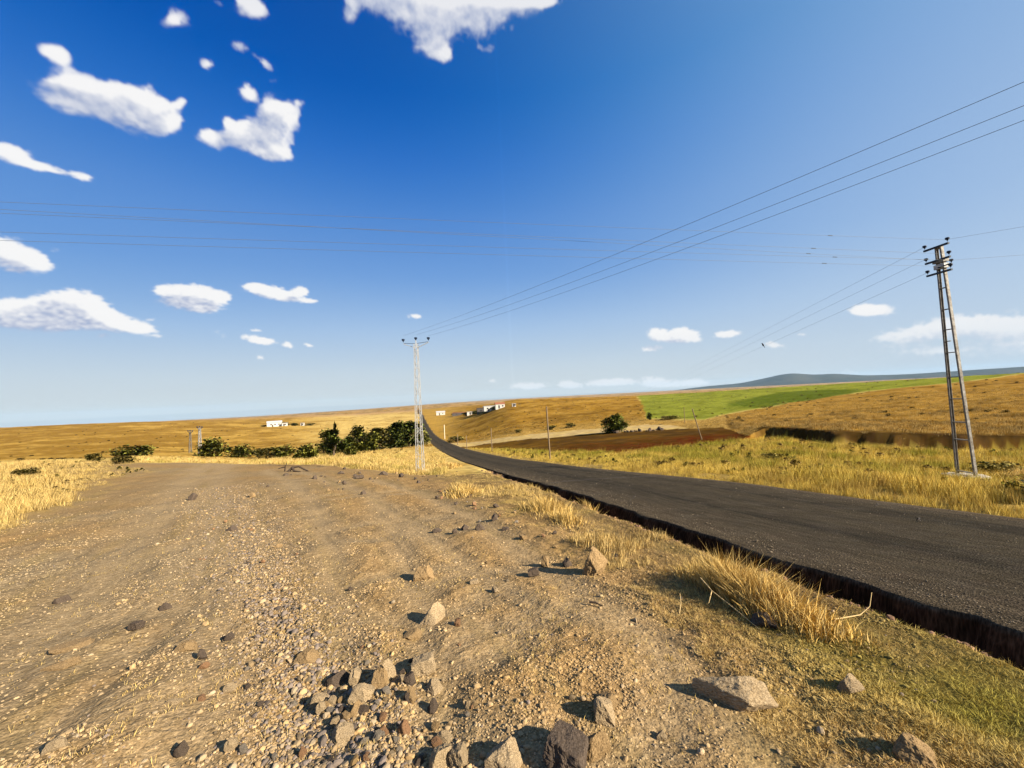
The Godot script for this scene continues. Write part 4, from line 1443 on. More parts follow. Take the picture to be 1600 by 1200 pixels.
# ---------------------------------------------------------------- stones
func rocks():
	var big := []
	for k in 10:
		big.append(stone(300 + k, 4, 15 + k % 5, 0.085, false, [0.5, 0.8, 0.62, 0.9, 0.55][k % 5]))
	var small := []
	for k in 8:
		small.append(stone(340 + k, 3, 14, 0.07, false, 0.75))
	# x, ahead, width, height, depth, turn, tilt, sink, mesh, material, label
	var P := "stone_pale"
	var B := "stone_brown"
	var D := "stone_dark"
	var Y := "stone_grey"
	var R := "stone_rust"
	var spec := [
		[0.79, 4.36, 0.3, 0.3, 0.24, 0.9, 0.08, 0.03, 7, B, "upright broken stone block, the largest standing on the verge"],
		[0.29, 4.78, 0.11, 0.15, 0.11, 0.2, 0, 0.02, 1, B, "small rounded stone a step from the upright stone block"],
		[0.55, 4.77, 0.16, 0.09, 0.12, 0.9, 0, 0.02, 2, D, "dark little stone in the shadow of the upright stone block"],
		[0.14, 4.46, 0.14, 0.09, 0.1, 0.4, 0.1, 0.02, 3, D, "dark flat stone just below the small rounded stone"],
		[-1.13, 4.62, 0.27, 0.17, 0.2, 0.3, -0.2, 0.04, 4, B, "tan wedge stone alone in the middle of the dirt"],
		[-0.78, 3.4, 0.24, 0.16, 0.2, 0.2, -0.1, 0.04, 5, P, "pale wedge stone below the tan wedge on bare dirt"],
		[-0.86, 3.18, 0.14, 0.06, 0.12, 0.9, 0.1, 0.02, 6, B, "crumbled brown lump in front of the pale wedge stone"],
		[-1.45, 6.96, 0.21, 0.08, 0.14, 0.3, 0, 0.02, 7, D, "dark low stone, outermost of three in a line on dirt"],
		[-0.95, 6.95, 0.15, 0.09, 0.12, 1.3, 0, 0.02, 8, D, "dark low stone, middle one of three in a line"],
		[-0.66, 6.78, 0.19, 0.12, 0.14, 0.7, 0, 0.02, 9, D, "dark peaked stone, nearest the verge of three in a line"],
		[1.1, 2.26, 0.42, 0.14, 0.19, -0.45, 0.06, 0.03, 8, P, "long pale stone slab lying on the verge, biggest flat stone"],
		[0.41, 2.11, 0.13, 0.128, 0.13, 0.3, 0.25, 0.028, 1, P, "pale cracked stone standing on end, lit face bright"],
		[0.44, 2.2, 0.12, 0.06, 0.1, 0.3, 0.1, 0.02, 6, B, "crumbly brown stone behind the cracked standing stone"],
		[0.14, 1.84, 0.2, 0.128, 0.24, -0.15, -0.25, 0.038, 3, D, "tall dark slab with one pale edge at the very front"],
		[0.27, 1.93, 0.16, 0.119, 0.16, -0.5, -0.35, 0.038, 5, B, "pointed brown slab leaning behind the tall dark slab"],
		[1.76, 2.23, 0.13, 0.09, 0.1, 0.3, 0, 0.02, 7, P, "pale fist-sized stone in the short verge grass"],
		[1.79, 3, 0.2, 0.1, 0.13, -0.5, 0.1, 0.02, 4, D, "dark stone at the foot of the tall golden clump"],
		[1.88, 3.52, 0.3, 0.17, 0.2, -0.3, 0, 0.02, 8, P, "pale rounded stone half hidden inside the golden clump"],
		[1.68, 1.78, 0.2, 0.1, 0.16, 0.2, 0.1, 0.03, 9, B, "rough brown stone wrapped in dry grass at the front verge"],
		[-0.99, 2.42, 0.165, 0.087, 0.132, 0.4, -0.1, 0.04, 1, P, "pale facetted stone in the centre of the stone heap"],
		[-1.1, 2.63, 0.099, 0.101, 0.132, 0.2, 0.1, 0.04, 0, P, "pale upright chip at the upper side of the stone heap"],
		[-0.88, 2.59, 0.099, 0.13, 0.132, -0.1, 0.15, 0.04, 5, P, "tallest upright pale slab of the stone heap"],
		[-0.94, 2.54, 0.132, 0.116, 0.132, 0.6, -0.25, 0.04, 4, B, "brown leaning slab just before the tallest heap slab"],
		[-1.22, 2.66, 0.198, 0.072, 0.11, 0.1, 0.1, 0.04, 2, D, "dark lump at the shadow side of the stone heap"],
		[-0.66, 2.66, 0.165, 0.101, 0.143, 0.5, 0.1, 0.04, 3, P, "big pale stone of the pair apart from the heap"],
		[-0.58, 2.47, 0.121, 0.072, 0.11, -0.4, -0.1, 0.04, 7, P, "bright pale pointed stone, lower of the pair"],
		[-0.72, 2.52, 0.077, 0.068, 0.088, 0.3, 0, 0.032, 6, D, "dark small stone in the shade of the bright pair"],
		[-0.68, 2.36, 0.077, 0.068, 0.088, 0.3, 0.2, 0.032, 8, B, "brown small stone below the bright pair"],
		[-0.95, 2.12, 0.176, 0.076, 0.132, -0.2, 0.15, 0.032, 9, P, "flat greenish pale stone under the stone heap"],
		[-1.25, 2.44, 0.121, 0.068, 0.099, 0.6, 0, 0.032, 1, P, "pale blocky stone on the track side of the heap"],
		[-1.57, 2.93, 0.198, 0.068, 0.154, 0.2, 0, 0.032, 4, B, "wide flat brown stone up the track from the heap"],
		[-0.44, 2.06, 0.11, 0.043, 0.066, -0.2, 0, 0.022, 7, P, "white little stone beside the front rubble"],
		[-0.43, 1.9, 0.121, 0.101, 0.132, -0.4, -0.3, 0.04, 2, P, "long tan stone tilted in the front rubble"],
		[-0.31, 1.88, 0.08, 0.076, 0.09, 0.1, 0.3, 0.028, 3, P, "narrow upright tan stone next to the long tilted one"],
		[-0.14, 1.84, 0.187, 0.101, 0.176, 0.3, 0, 0.05, 8, P, "broad pale stone at the front edge of the rubble"],
		[-0.99, 2.27, 0.121, 0.072, 0.11, 0.5, -0.2, 0.04, 5, B, "reddish tan stone between heap and flat greenish stone"],
		[-1.19, 2.36, 0.077, 0.068, 0.077, 0.5, 0.2, 0.032, 0, P, "bright white chip low on the track side of the heap"],
		[-5.22, 4.58, 0.18, 0.07, 0.14, 0.2, 0, 0.02, 2, D, "dark stone farthest out on the gravel track"],
		[-3.49, 3.64, 0.11, 0.07, 0.1, 0.2, 0, 0.02, 3, D, "blackish stone with a pale chip on the gravel track"],
		[-3.73, 4.22, 0.12, 0.07, 0.1, 0.8, 0, 0.02, 9, D, "small dark stone on the track, uphill of the blackish one"],
		[-2.62, 3.14, 0.17, 0.06, 0.13, 0.3, 0, 0.02, 4, B, "flat tan stone in the middle of the gravel track"],
		[-3.72, 3.37, 0.3, 0.035, 0.2, 0.5, 0, 0.015, 6, B, "wide flat stone nearly buried in the gravel track"],
		[-3.47, 3, 0.22, 0.045, 0.16, 0.5, 0, 0.015, 8, B, "second buried flat stone of the gravel track, nearer"],
		[-1.9, 2.58, 0.1, 0.05, 0.07, 0.4, 0, 0.01, 7, P, "creamy smooth stone on the gravel beside the heap"],
		[-2.11, 2.42, 0.1, 0.03, 0.05, 0.2, 0, 0.01, 1, P, "creamy oval pebble lying flat on the track"],
		[-1.5, 2.08, 0.077, 0.068, 0.066, 0.4, 0.3, 0.032, 0, P, "pale sliver standing in the gravel near the front"],
		[-2.38, 2.05, 0.1, 0.05, 0.08, 0.6, 0, 0.01, 4, P, "pale stone at the front of the track gravel"],
		[-1.76, 2.06, 0.07, 0.06, 0.07, 0.6, 0, 0.01, 2, D, "dark egg-sized stone at the front of the track gravel"],
		[-0.5, 4.25, 0.1, 0.05, 0.08, 0.4, 0, 0.01, 3, P, "pale stone pair's upper one between dirt and verge"],
		[-0.28, 4.02, 0.11, 0.06, 0.06, -0.8, 0, 0.01, 7, P, "reddish pale stone just below its twin by the verge"],
		[0.64, 2, 0.06, 0.04, 0.05, 0.3, 0, 0.01, 8, P, "single pale pebble on the smooth front verge"],
		[-5.58, 7.83, 0.24, 0.1, 0.16, 0.3, 0, 0.02, 9, D, "dark stone atop the gravel ridge of the track"],
		[-3.84, 6.36, 0.15, 0.06, 0.1, 0.3, 0, 0.01, 5, B, "brown stone with a long shadow on the smooth track"],
		[-4.95, 12.87, 0.2, 0.14, 0.16, 0.3, 0, 0.03, 2, D, "black round stone alone on the far dirt"],
		[-9.6, 21.9, 0.4, 0.18, 0.3, 0.3, 0, 0.03, 4, D, "dark stone, first of the row along the crest"],
		[-7.65, 19.5, 0.42, 0.2, 0.3, 0.9, 0, 0.03, 3, D, "dark stone in front of the row along the crest"],
		[-7.08, 21.4, 0.5, 0.22, 0.3, 0.1, 0, 0.03, 9, D, "dark long stone, nearest the lattice pole on the crest"],
	]
	for k in spec:
		var o := obj("rock", big[k[8]], M[k[9]])
		o.transform = Transform3D(Basis(Vector3.UP, k[5]) * Basis(Vector3(0, 0, 1), k[6]) * Basis.from_scale(Vector3(k[2] * 1.1, k[3] * 1.06 + k[7], k[4] * 1.1)), on_ground(k[0], k[1], k[7] + 0.12 * k[3]))
		tag(o, k[10], "rock")
	# loose stones: rubble heap, verge scatter, crest scatter, heap by the lone bush
	var g := RandomNumberGenerator.new()
	g.seed = 99
	var sets := [
		[46, "rubble in front of the stone heap", "small broken stone among the loose rubble at the front", func(): return Vector2(g.randfn(-0.75, 0.33), g.randfn(2.02, 0.17)), 0.03, 0.085, [P, Y, B, D, Y, R]],
		[26, "small stones of the stone heap", "small broken stone lying against the stone heap", func(): return Vector2(g.randfn(-1.05, 0.18), g.randfn(2.5, 0.16)), 0.03, 0.08, [B, Y, D, P]],
		[40, "stones along the dirt edge of the verge", "small stone scattered along the edge of dirt and verge", func(): var d := g.randf_range(4.5, 13.0); return Vector2(lerp_list(VERGE_D, VERGE_X, d) + g.randfn(0.0, 0.35), d), 0.05, 0.15, [B, D, R, D, Y]],
		[34, "stones scattered over the crest", "small stone scattered on the dirt where the track tops the crest", func(): return Vector2(g.randfn(-7.0, 2.0), g.randfn(19.0, 2.6)), 0.1, 0.32, [D, D, B]],
		[26, "stone heap beside the lone bush", "small field stone in the long heap by the lone bush", func(): var t := g.randf(); return Vector2(lerpf(15.5, 22.6, t) + g.randfn(0, 0.25), lerpf(65.2, 60.2, t) + g.randfn(0, 0.3)), 0.35, 0.8, [D, D, B]],
		[40, "stones on the gravel track", "small stone lying loose on the gravelly track", func(): var t := g.randf(); return Vector2(lerpf(-1.3, -8.0, t * t) + g.randfn(0, 0.5), lerpf(2.3, 10.5, t * t) + g.randfn(0, 0.3)), 0.03, 0.1, [B, Y, D, R]],
	]
	for s in sets:
		for i in s[0]:
			var p: Vector2 = s[3].call()
			var w: float = lerpf(s[4], s[5], pow(g.randf(), 1.6))
			var mk: String = s[6][g.randi() % s[6].size()]
			var o := obj("loose_stone", small[g.randi() % 8], M[mk])
			var h := w * g.randf_range(0.45, 1.0)
			o.transform = Transform3D(Basis(Vector3.UP, g.randf() * TAU) * Basis(Vector3(0, 0, 1), g.randfn() * 0.25) * Basis.from_scale(Vector3(w, h, w * g.randf_range(0.6, 1.0))), on_ground(p.x, p.y, h * 0.22))
			var look: String = {P: "pale", B: "brown", D: "dark", Y: "grey", R: "rust brown"}[mk]
			tag(o, (s[2] as String).replace("small", ("small " if w < lerpf(s[4], s[5], 0.3) else "middling ") + look), "stone", s[1])

func scatter(called: String, mesh: Mesh, m: Material, where: Array, tints: PackedColorArray):
	var mm := MultiMesh.new()
	mm.transform_format = MultiMesh.TRANSFORM_3D
	mm.use_colors = true
	mm.mesh = mesh
	mm.instance_count = where.size()
	for i in where.size():
		mm.set_instance_transform(i, where[i])
		mm.set_instance_color(i, tints[i])
	var o := MultiMeshInstance3D.new()
	o.name = numbered(called)
	o.multimesh = mm
	o.material_override = m
	o.set_meta("kind", "stuff")
	add_child(o)

func gravel():
	var g := RandomNumberGenerator.new()
	g.seed = 12
	var bandx := [-0.7, -0.9, -1.3, -1.8, -2.9, -5.5, -8.3, -16.0]
	var bandd := [1.5, 1.9, 2.5, 3.2, 4.4, 7.7, 11.3, 21.3]
	for v in 4:
		var me := stone(500 + v, 1, 7, 0.05, true)
		var where := []
		var tints := PackedColorArray()
		var tries := 0
		while where.size() < 11000 and tries < 200000:
			tries += 1
			var r := 1.35 * exp(g.randf() * 2.75)
			var th := deg_to_rad(g.randf_range(-60.0, 46.0))
			var x := sin(th) * r
			var d := cos(th) * r
			var s := slat(x, d)
			if s > -0.6:
				continue
			var bx := lerp_list(bandd, bandx, d)
			var q := (x - bx) / (0.28 + 0.085 * d)
			var den := 0.06 + 0.95 * exp(-q * q)
			den += 0.3 * smoothstep(0.0, 0.5, nmid.get_noise_2d(x * 0.5, d * 0.5)) * smoothstep(bx + 0.4, bx - 0.6, x)
			den += 0.35 * smoothstep(2.4, 1.7, d) * smoothstep(0.1, -0.5, x)
			if x > lerp_list(VERGE_D, VERGE_X, d):
				den *= 0.4
			den *= 1.0 - 0.7 * rut(x, d)
			if g.randf() > den:
				continue
			var w := 0.0055 * exp(absf(g.randfn()) * 0.62) * (1.0 + 0.5 * exp(-q * q)) * (1.0 + 0.05 * r)
			w = minf(w, 0.06)
			var h := w * g.randf_range(0.4, 0.8)
			where.append(Transform3D(Basis(Vector3.UP, g.randf() * TAU) * Basis(Vector3(1, 0, 0), g.randfn() * 0.3) * Basis.from_scale(Vector3(w, h, w * g.randf_range(0.55, 1.0))), on_ground(x, d, h * 0.3)))
			var c := C_DIRT.lerp(Color(0.4, 0.31, 0.2), g.randf())
			if g.randf() < 0.35 * exp(-q * q) + 0.08:
				c = Color(0.24, 0.19, 0.155)
			tints.append(c * (0.42 + 0.4 * g.randf()) if g.randf() > 0.16 else c * 0.25)
		scatter("gravel", me, M["pebble"], where, tints)
	# clods of the soil itself, left out where wheels have packed it
	for v in 2:
		var where := []
		var tints := PackedColorArray()
		var tries := 0
		while where.size() < 21000 and tries < 150000:
			tries += 1
			var r := 1.35 * exp(g.randf() * 2.5)
			var th := deg_to_rad(g.randf_range(-60.0, 44.0))
			var x := sin(th) * r
			var d := cos(th) * r
			if slat(x, d) > -0.65:
				continue
			var den := (0.2 + 0.9 * smoothstep(-0.1, 0.4, nmid.get_noise_2d(x * 0.8 + 9.0, d * 0.8))) * (1.0 - 0.9 * rut(x, d))
			if g.randf() > den:
				continue
			zone(x, d)
			var w := minf(0.006 * exp(absf(g.randfn()) * 0.55) * (1.0 + 0.06 * r), 0.04)
			var h := w * g.randf_range(0.35, 0.65)
			where.append(Transform3D(Basis(Vector3.UP, g.randf() * TAU) * Basis.from_scale(Vector3(w, h, w * g.randf_range(0.6, 1.0))), on_ground(x, d, h * 0.3)))
			var l := g.randf_range(0.5, 0.8)
			tints.append(Color(zc.r * l, zc.g * l, zc.b * l))
		scatter("soil_clods", stone(540 + v, 1, 8, 0.08, true), M["pebble"], where, tints)
	# spilled chippings in the ditch beside the asphalt and along the asphalt's edge
	var where2 := []
	var tints2 := PackedColorArray()
	for i in 8000:
		var d := 1.6 * exp(g.randf() * 2.6)
		var s := -g.randf_range(0.03, 0.62)
		var x := ROAD_A + ROAD_B * d + s * ROAD_N
		var w := 0.006 * exp(absf(g.randfn()) * 0.75) * (1.0 + 0.05 * d)
		where2.append(Transform3D(Basis(Vector3.UP, g.randf() * TAU) * Basis.from_scale(Vector3(w, w * 0.7, w * 0.8)), on_ground(x, d, w * 0.2)))
		tints2.append(Color(0.24, 0.14, 0.085) * (0.4 + 0.8 * g.randf()))
	scatter("ditch_gravel", stone(520, 1, 7, 0.05, true), M["pebble"], where2, tints2)

# ---------------------------------------------------------------- grass
func grit_and_weeds():
	var g := RandomNumberGenerator.new()
	g.seed = 58
	var where := []
	var tints := PackedColorArray()
	for i in 6500:
		var d := 2.2 * exp(g.randf() * 2.3)
		var s := g.randf()
		s = (0.05 + absf(g.randfn()) * 0.3) if s < 0.5 else ((4.35 - absf(g.randfn()) * 0.35) if s < 0.8 else g.randf_range(0.1, 4.3))
		if s < 0.05 or s > 4.38:
			continue
		var x := ROAD_A + ROAD_B * d + s * ROAD_N
		var w := 0.004 * exp(absf(g.randfn()) * 0.55) * (1.0 + 0.05 * d)
		where.append(Transform3D(Basis(Vector3.UP, g.randf() * TAU) * Basis.from_scale(Vector3(w, w * 0.6, w * 0.8)), Vector3(x, road_y(d) + 0.05 * (1.0 - pow((s - 2.2) / 2.2, 2.0)), -d)))
		tints.append(Color(0.24, 0.19, 0.13) * (0.3 + 0.7 * g.randf()))
	scatter("road_grit", stone(530, 1, 7, 0.05, true), M["pebble"], where, tints)
	var kinds := [crown_mesh(151, 7, 260, 0.07, [Color(0.24, 0.16, 0.055), Color(0.42, 0.28, 0.1)], 0.04, 0.8), crown_mesh(152, 6, 240, 0.07, [Color(0.16, 0.16, 0.03), Color(0.32, 0.29, 0.05)], 0.04, 0.75)]
	for k in 2:
		where = []
		tints = PackedColorArray()
		var tries := 0
		while where.size() < 260 and tries < 9000:
			tries += 1
			var r := 6.0 * exp(g.randf() * 2.2)
			var th := deg_to_rad(g.randf_range(-62.0, 62.0))
			var x := sin(th) * r
			var d := cos(th) * r
			var s := slat(x, d)
			if s > -1.2 and s < 5.6 or zone(x, d) != 2:
				continue
			if nmid.get_noise_2d(x * 0.16 + k * 40.0, d * 0.16) < 0.08:
				continue
			var w := g.randf_range(0.15, 0.5) * (1.0 if s > 0.0 else 0.7)
			where.append(Transform3D(Basis(Vector3.UP, g.randf() * TAU) * Basis.from_scale(Vector3(w, w * g.randf_range(0.5, 1.1), w)), on_ground(x, d, 0.02)))
			tints.append(Color.WHITE)
		scatter("weeds", kinds[k], M["leaf"], where, tints)

func blade(g: RandomNumberGenerator, v: PackedVector3Array, n: PackedVector3Array, c: PackedColorArray, p: Vector3, h: float, w: float, lean: Vector3, col: Color):
	var side := Vector3(g.randfn(), 0, g.randfn()).normalized() * w * 0.5
	var m := p + Vector3(0, h * 0.55, 0) + lean * 0.35
	var t := p + Vector3(0, h, 0) + lean
	var q := [p - side, p + side, m - side * 0.75, m + side * 0.75, t]
	var nn := (side.cross(Vector3.UP).normalized() * 0.6 + Vector3(0, 0.8, 0)).normalized()
	for k in [0, 2, 1, 1, 2, 3, 2, 4, 3]:
		v.append(q[k])
		n.append(nn)
		c.append(col)

func tuft(sd: int, blades: int, spread: float, w: float, lean: float) -> ArrayMesh:   # about 1 m tall, to be scaled
	var g := RandomNumberGenerator.new()
	g.seed = sd
	var v := PackedVector3Array()
	var n := PackedVector3Array()
	var c := PackedColorArray()
	for i in blades:
		var a := g.randf() * TAU
		var rr := sqrt(g.randf()) * spread
		var out := Vector3(cos(a), 0, sin(a))
		var h := g.randf_range(0.45, 1.0)
		var k := g.randf_range(0.75, 1.1)
		blade(g, v, n, c, out * rr, h, w * g.randf_range(0.6, 1.3), out * lean * g.randf_range(0.1, 1.0) * h + Vector3(g.randfn(), 0, g.randfn()) * 0.08, Color(k, k, k))
	return mesh_of(v, n, c)

func mesh_of(v: PackedVector3Array, n: PackedVector3Array, c: PackedColorArray) -> ArrayMesh:
	var arr := []
	arr.resize(Mesh.ARRAY_MAX)
	arr[Mesh.ARRAY_VERTEX] = v
	arr[Mesh.ARRAY_NORMAL] = n
	arr[Mesh.ARRAY_COLOR] = c
	var me := ArrayMesh.new()
	me.add_surface_from_arrays(Mesh.PRIMITIVE_TRIANGLES, arr)
	return me

func grasses():
	var g := RandomNumberGenerator.new()
	g.seed = 77
	var straw := Color(0.64, 0.44, 0.13)
	var pale := Color(0.7, 0.54, 0.25)
	var green := Color(0.25, 0.25, 0.02)
	var brown := Color(0.26, 0.15, 0.045)
	# name, count, bearing from/to, range from/to, zones, height, spread, mesh
	var plans := [
		["roadside_grass", 29000, -16.0, 84.0, 5.0, 80.0, [2], 0.34, tuft(1, 26, 0.3, 0.014, 0.35)],
		["roadside_grass", 12000, -16.0, 84.0, 5.0, 60.0, [2], 0.52, tuft(2, 7, 0.25, 0.011, 0.3)],
		["dry_meadow_grass", 15000, -80.0, -34.0, 9.0, 60.0, [2], 0.33, tuft(3, 24, 0.4, 0.016, 0.6)],
		["crest_grass", 7000, -44.0, -10.0, 20.0, 100.0, [7], 0.32, tuft(4, 22, 0.45, 0.03, 0.4)],
		["verge_grass", 19000, -14.0, 80.0, 1.5, 30.0, [1], 0.026, tuft(5, 11, 0.9, 0.06, 2.0)],
		["verge_grass", 2200, -16.0, 50.0, 4.0, 45.0, [1], 0.15, tuft(6, 20, 0.4, 0.03, 0.5)],
		["track_weeds", 2600, -60.0, 25.0, 2.0, 24.0, [0], 0.03, tuft(7, 8, 0.6, 0.06, 1.0)],
		["hill_grass", 16000, -10.0, 62.0, 30.0, 140.0, [5], 0.26, tuft(8, 18, 0.7, 0.04, 0.5)],
	]
	for k in plans:
		var where := []
		var tints := PackedColorArray()
		var tries := 0
		var span := log(k[5] / k[4])
		while where.size() < k[1] and tries < k[1] * 7:
			tries += 1
			var r: float = k[4] * exp(g.randf() * span)
			var th := deg_to_rad(g.randf_range(k[2], k[3]))
			var x := sin(th) * r
			var d := cos(th) * r
			var s := slat(x, d)
			if s > -0.5 and s < 4.5 or Vector2(x - 14.6, d - 12.9).length() < 1.5:
				continue
			var z := zone(x, d)
			if not k[6].has(z):
				continue
			var ground_c := zc
			if rad_to_deg(th) > 31.0 and absf(r - lerp_list(MEADOW_T, MEADOW_R, rad_to_deg(th)) - 0.4) < 1.6 and g.randf() < 0.9:
				continue
			var n2 := nmid.get_noise_2d(x * 0.22, d * 0.22)
			var n3 := nhi.get_noise_2d(x * 0.8, d * 0.8)
			var sc: float = k[7] * g.randf_range(0.55, 1.25)
			var c := straw.lerp(pale, g.randf() * 0.6)
			match k[0]:
				"roadside_grass":
					if n3 + n2 * 0.5 < -0.26 and g.randf() < 0.85:
						continue
					c = Color(0.66, 0.46, 0.075).lerp(Color(0.72, 0.54, 0.16), g.randf() * 0.7)
					c = c.lerp(green, clampf(0.0 + n2 * 1.7 + (g.randf() - 0.5) * 0.3 + 0.45 * smoothstep(24.0, 12.0, absf(rad_to_deg(th) - 14.0)) * smoothstep(17.0, 24.0, r), 0, 0.85) * smoothstep(4.8, 8.0, s))
					if n3 < -0.1:
						c = c.lerp(brown, 0.5)
					sc *= lerpf(0.4, 1.0, smoothstep(4.5, 6.5, s)) * (1.0 + n2 * 0.5)
				"dry_meadow_grass":
					sc *= lerpf(0.35, 1.15, smoothstep(-43.0, -52.0, rad_to_deg(th))) * (1.0 + n2 * 0.6) * lerpf(0.3, 1.0, smoothstep(12.0, 22.0, r))
					if g.randf() < 0.12:
						c = c.lerp(brown, 0.6)
				"crest_grass":
					if r > 60 and g.randf() < 0.5:
						continue
					c = c.lerp(green, clampf(n2, 0, 0.5))
				"verge_grass":
					if n3 < 0.0 and g.randf() < 0.7:
						continue
					c = c.lerp(ground_c * 1.25, 0.35)
					if k[7] > 0.1:
						if n2 < 0.12:
							continue
						sc *= 0.45 + n2 * 1.6
					else:
						sc *= 1.0 + 0.02 * r
						var gp := smoothstep(1.1, 0.2, absf(x - 2.55 + (d - 2.5) * 0.35)) * smoothstep(1.2, 1.9, d) * smoothstep(3.6, 2.7, d)
						c = c.lerp(green * 1.1, clampf(gp * (0.55 + n3 * 1.2), 0, 0.75))
						c = c.lerp(brown, clampf(-n3 * 0.6, 0, 0.4))
				"track_weeds":
					if g.randf() > 0.25 + n3:
						continue
				"hill_grass":
					c = c.lerp(ground_c, 0.65)
					if n3 < 0.0 and g.randf() < 0.6:
						continue
			where.append(Transform3D(Basis(Vector3.UP, g.randf() * TAU) * Basis.from_scale(Vector3(sc * g.randf_range(0.8, 1.3), sc, sc * g.randf_range(0.8, 1.3))), on_ground(x, d, sc * 0.03)))
			var l := g.randf_range(0.75, 1.15)
			tints.append(Color(c.r * l, c.g * l, c.b * l))
		scatter(k[0], k[8], M["blade"], where, tints)

func hill_scrub():
	var g := RandomNumberGenerator.new()
	g.seed = 31
	var me := crown_mesh(141, 6, 150, 0.1, [Color(0.12, 0.085, 0.022), Color(0.2, 0.13, 0.035)], 0.04, 0.7)
	var where := []
	var tints := PackedColorArray()
	while where.size() < 700:
		var r := 60.0 * exp(g.randf() * 2.2)
		var th := deg_to_rad(g.randf_range(-56.0, 58.0))
		var x := sin(th) * r
		var d := cos(th) * r
		var z := zone(x, d)
		var s := slat(x, d)
		if z == 3 or z == 4 or z == 0 or s > -3.0 and s < 8.0:
			continue
		if nmid.get_noise_2d(x * 0.02, d * 0.02) < 0.05 and g.randf() < 0.8:
			continue
		var w := g.randf_range(0.3, 0.9) * (0.8 + r * 0.002)
		where.append(Transform3D(Basis(Vector3.UP, g.randf() * TAU) * Basis.from_scale(Vector3(w, w * 0.55, w)), on_ground(x, d, 0.03)))
		tints.append(Color.WHITE)
	scatter("hill_scrub", me, M["leaf"], where, tints)

func clumps():
	# x, ahead, half length along the verge, half width, height, blades, label
	var spec := [
		[1.86, 3.45, 0.62, 0.17, 0.38, 4200, "tall golden clump of dry grass, biggest on the near verge"],
		[2.1, 2.92, 0.3, 0.14, 0.16, 700, "low straw clump trailing off the tall golden clump"],
		[0.55, 8.2, 0.75, 0.4, 0.34, 1500, "bushy straw clump on the verge halfway to the lattice pole"],
		[0.85, 7.0, 0.5, 0.22, 0.2, 900, "low straw clump with dark shade just below the bushy one"],
		[-1.6, 11.8, 0.9, 0.5, 0.3, 1300, "wide straw clump on the verge beyond the bushy one"],
		[1.55, 8.3, 0.25, 0.16, 0.3, 500, "wispy straw clump at the lip of the ditch"],
		[-4.9, 27.0, 1.6, 1.0, 0.5, 1500, "broad tawny clump between lattice pole and road"],
		[9.6, 7.2, 0.5, 0.35, 0.6, 900, "tall yellow clump at the road's far edge by the ladder pole"],
		[17.3, 13.6, 0.8, 0.5, 0.5, 900, "yellow clump just past the foot of the ladder pole"],
	]
	for k in spec:
		var g := RandomNumberGenerator.new()
		g.seed = 600 + int(k[1] * 10)
		var v := PackedVector3Array()
		var n := PackedVector3Array()
		var c := PackedColorArray()
		var at := on_ground(k[0], k[1])
		for i in k[5]:
			var a: float = clampf(g.randfn() * 0.5, -1.2, 1.2)
			var b: float = clampf(g.randfn() * 0.5, -1.2, 1.2)
			var x: float = k[0] + ROAD_B * 0.9 * a * k[2] + b * k[3]
			var d: float = k[1] + a * k[2]
			var p := on_ground(x, d, 0.01) - at
			var h: float = k[4] * g.randf_range(0.35, 1.0) * (1.1 - 0.5 * maxf(absf(a), absf(b)) + 0.35 * nhi.get_noise_2d(x * 3.0, d * 3.0))
			var lean := Vector3(g.randfn() * 0.4 + b * 0.3, 0, g.randfn() * 0.4) * h
			var col := Color(0.62, 0.39, 0.1).lerp(Color(0.68, 0.5, 0.2), g.randf()) * g.randf_range(0.7, 1.1)
			blade(g, v, n, c, p, h, 0.0026 + 0.0007 * k[1], lean, col)
		var o := obj("grass_clump", mesh_of(v, n, c), M["blade"])
		o.position = at
		tag(o, k[6], "grass clump")

# ---------------------------------------------------------------- small things
func twig(called: String, label: String, at: Vector3, pts: Array, r: float, m: Material, group := ""):
	var st := SurfaceTool.new()
	st.begin(Mesh.PRIMITIVE_TRIANGLES)
	for p in pts:
		tube(PackedVector3Array(p), r, r * 0.4, 5, st)
	st.generate_normals()
	var o := obj(called, st.commit(), m)
	o.position = at
	tag(o, label, "twig", group)

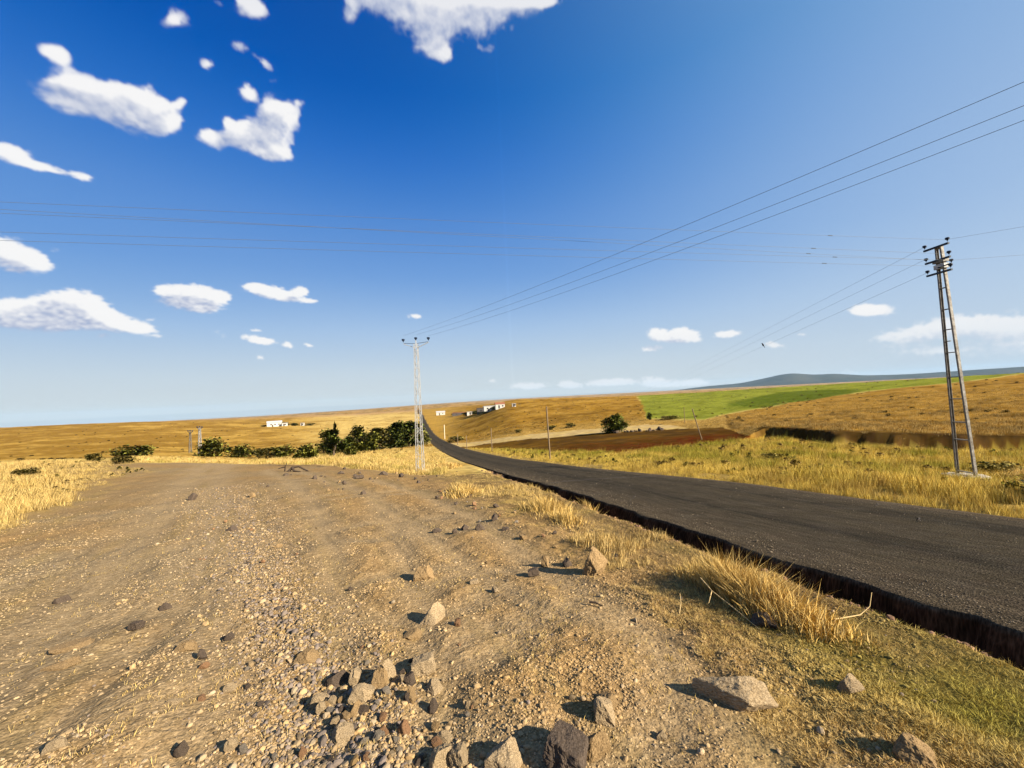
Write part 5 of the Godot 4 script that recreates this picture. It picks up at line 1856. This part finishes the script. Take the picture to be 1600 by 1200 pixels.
func small_things():
	var straw := flat("straw_stalk", Color(0.5, 0.36, 0.17))
	var dk := flat("dark_twig", Color(0.05, 0.035, 0.025))
	twig("dry_stalk", "long bent pale stalk lying from the golden clump to the dark stone", on_ground(1.55, 3.35, -0.02), [[Vector3(0, 0.14, -0.15), Vector3(0.02, 0.1, 0.0), Vector3(0.1, 0.05, 0.2), Vector3(0.16, 0.01, 0.42)], [Vector3(0.02, 0.1, 0.0), Vector3(-0.06, 0.05, 0.1)]], 0.005, straw)
	twig("dry_stalk", "curved pale stalk sticking up past the end of the golden clump", on_ground(2.45, 2.95, -0.01), [[Vector3(-0.2, 0.02, 0.02), Vector3(0, 0.03, 0), Vector3(0.1, 0.07, -0.03), Vector3(0.14, 0.16, -0.05)]], 0.005, straw)
	twig("dry_stalk", "tiny pale stalk crossing the shade of the golden clump", on_ground(1.25, 3.25, -0.01), [[Vector3(0, 0, 0), Vector3(0.05, 0.04, -0.08), Vector3(0.07, 0.09, -0.14)]], 0.004, straw)
	twig("dark_stick", "short dark stick lying on the short verge grass", on_ground(0.63, 3.5, -0.015), [[Vector3(-0.05, 0.01, -0.03), Vector3(0, 0.015, 0), Vector3(0.05, 0.005, 0.04)]], 0.012, dk)
	twig("dark_stick", "forked dark stick beside the black branch on the crest", on_ground(-14.5, 25.0), [[Vector3(0, 0, 0), Vector3(0.05, 0.3, 0), Vector3(0.15, 0.55, 0.0)], [Vector3(0.05, 0.3, 0), Vector3(-0.35, 0.22, 0.1)]], 0.05, dk)
	twig("dead_branch", "black arched dead branch lying on the crest of the track", on_ground(-13.6, 24.8), [[Vector3(-0.55, 0, 0.1), Vector3(-0.3, 0.28, 0), Vector3(0.1, 0.33, 0.0), Vector3(0.5, 0.1, 0), Vector3(0.75, 0.0, 0.05)], [Vector3(-0.3, 0.28, 0), Vector3(-0.1, 0.1, 0.2), Vector3(0.3, 0.03, 0.2)]], 0.09, dk)
	# a bird sitting on the lowest faint wire
	var t := 0.0
	var a := Vector3(14.95, 5.07, -14.02)
	var e := Vector3(104.0, -5.6, -362.0)
	t = 0.045
	var p := a.lerp(e, t) - Vector3(0, 2.0 * 4.0 * t * (1.0 - t), 0)
	var b := thing("bird", "small black bird perched on a wire above the green field", "bird", p)
	b.scale = Vector3.ONE * 0.7
	var body := obj("body", lathe([[0.0, -0.13], [0.05, -0.1], [0.085, 0.0], [0.08, 0.08], [0.045, 0.14], [0.055, 0.18], [0.05, 0.22], [0.0, 0.26]], 10), M["bird"], b)
	body.position = Vector3(0, 0.13, 0)
	body.rotation.z = 0.45
	bar("tail", Vector3(0.04, 0.06, 0), Vector3(0.16, -0.14, 0), 0.05, M["bird"], b, 0.015)
	bar("beak", Vector3(-0.13, 0.33, 0), Vector3(-0.2, 0.33, 0), 0.02, M["bird"], b)
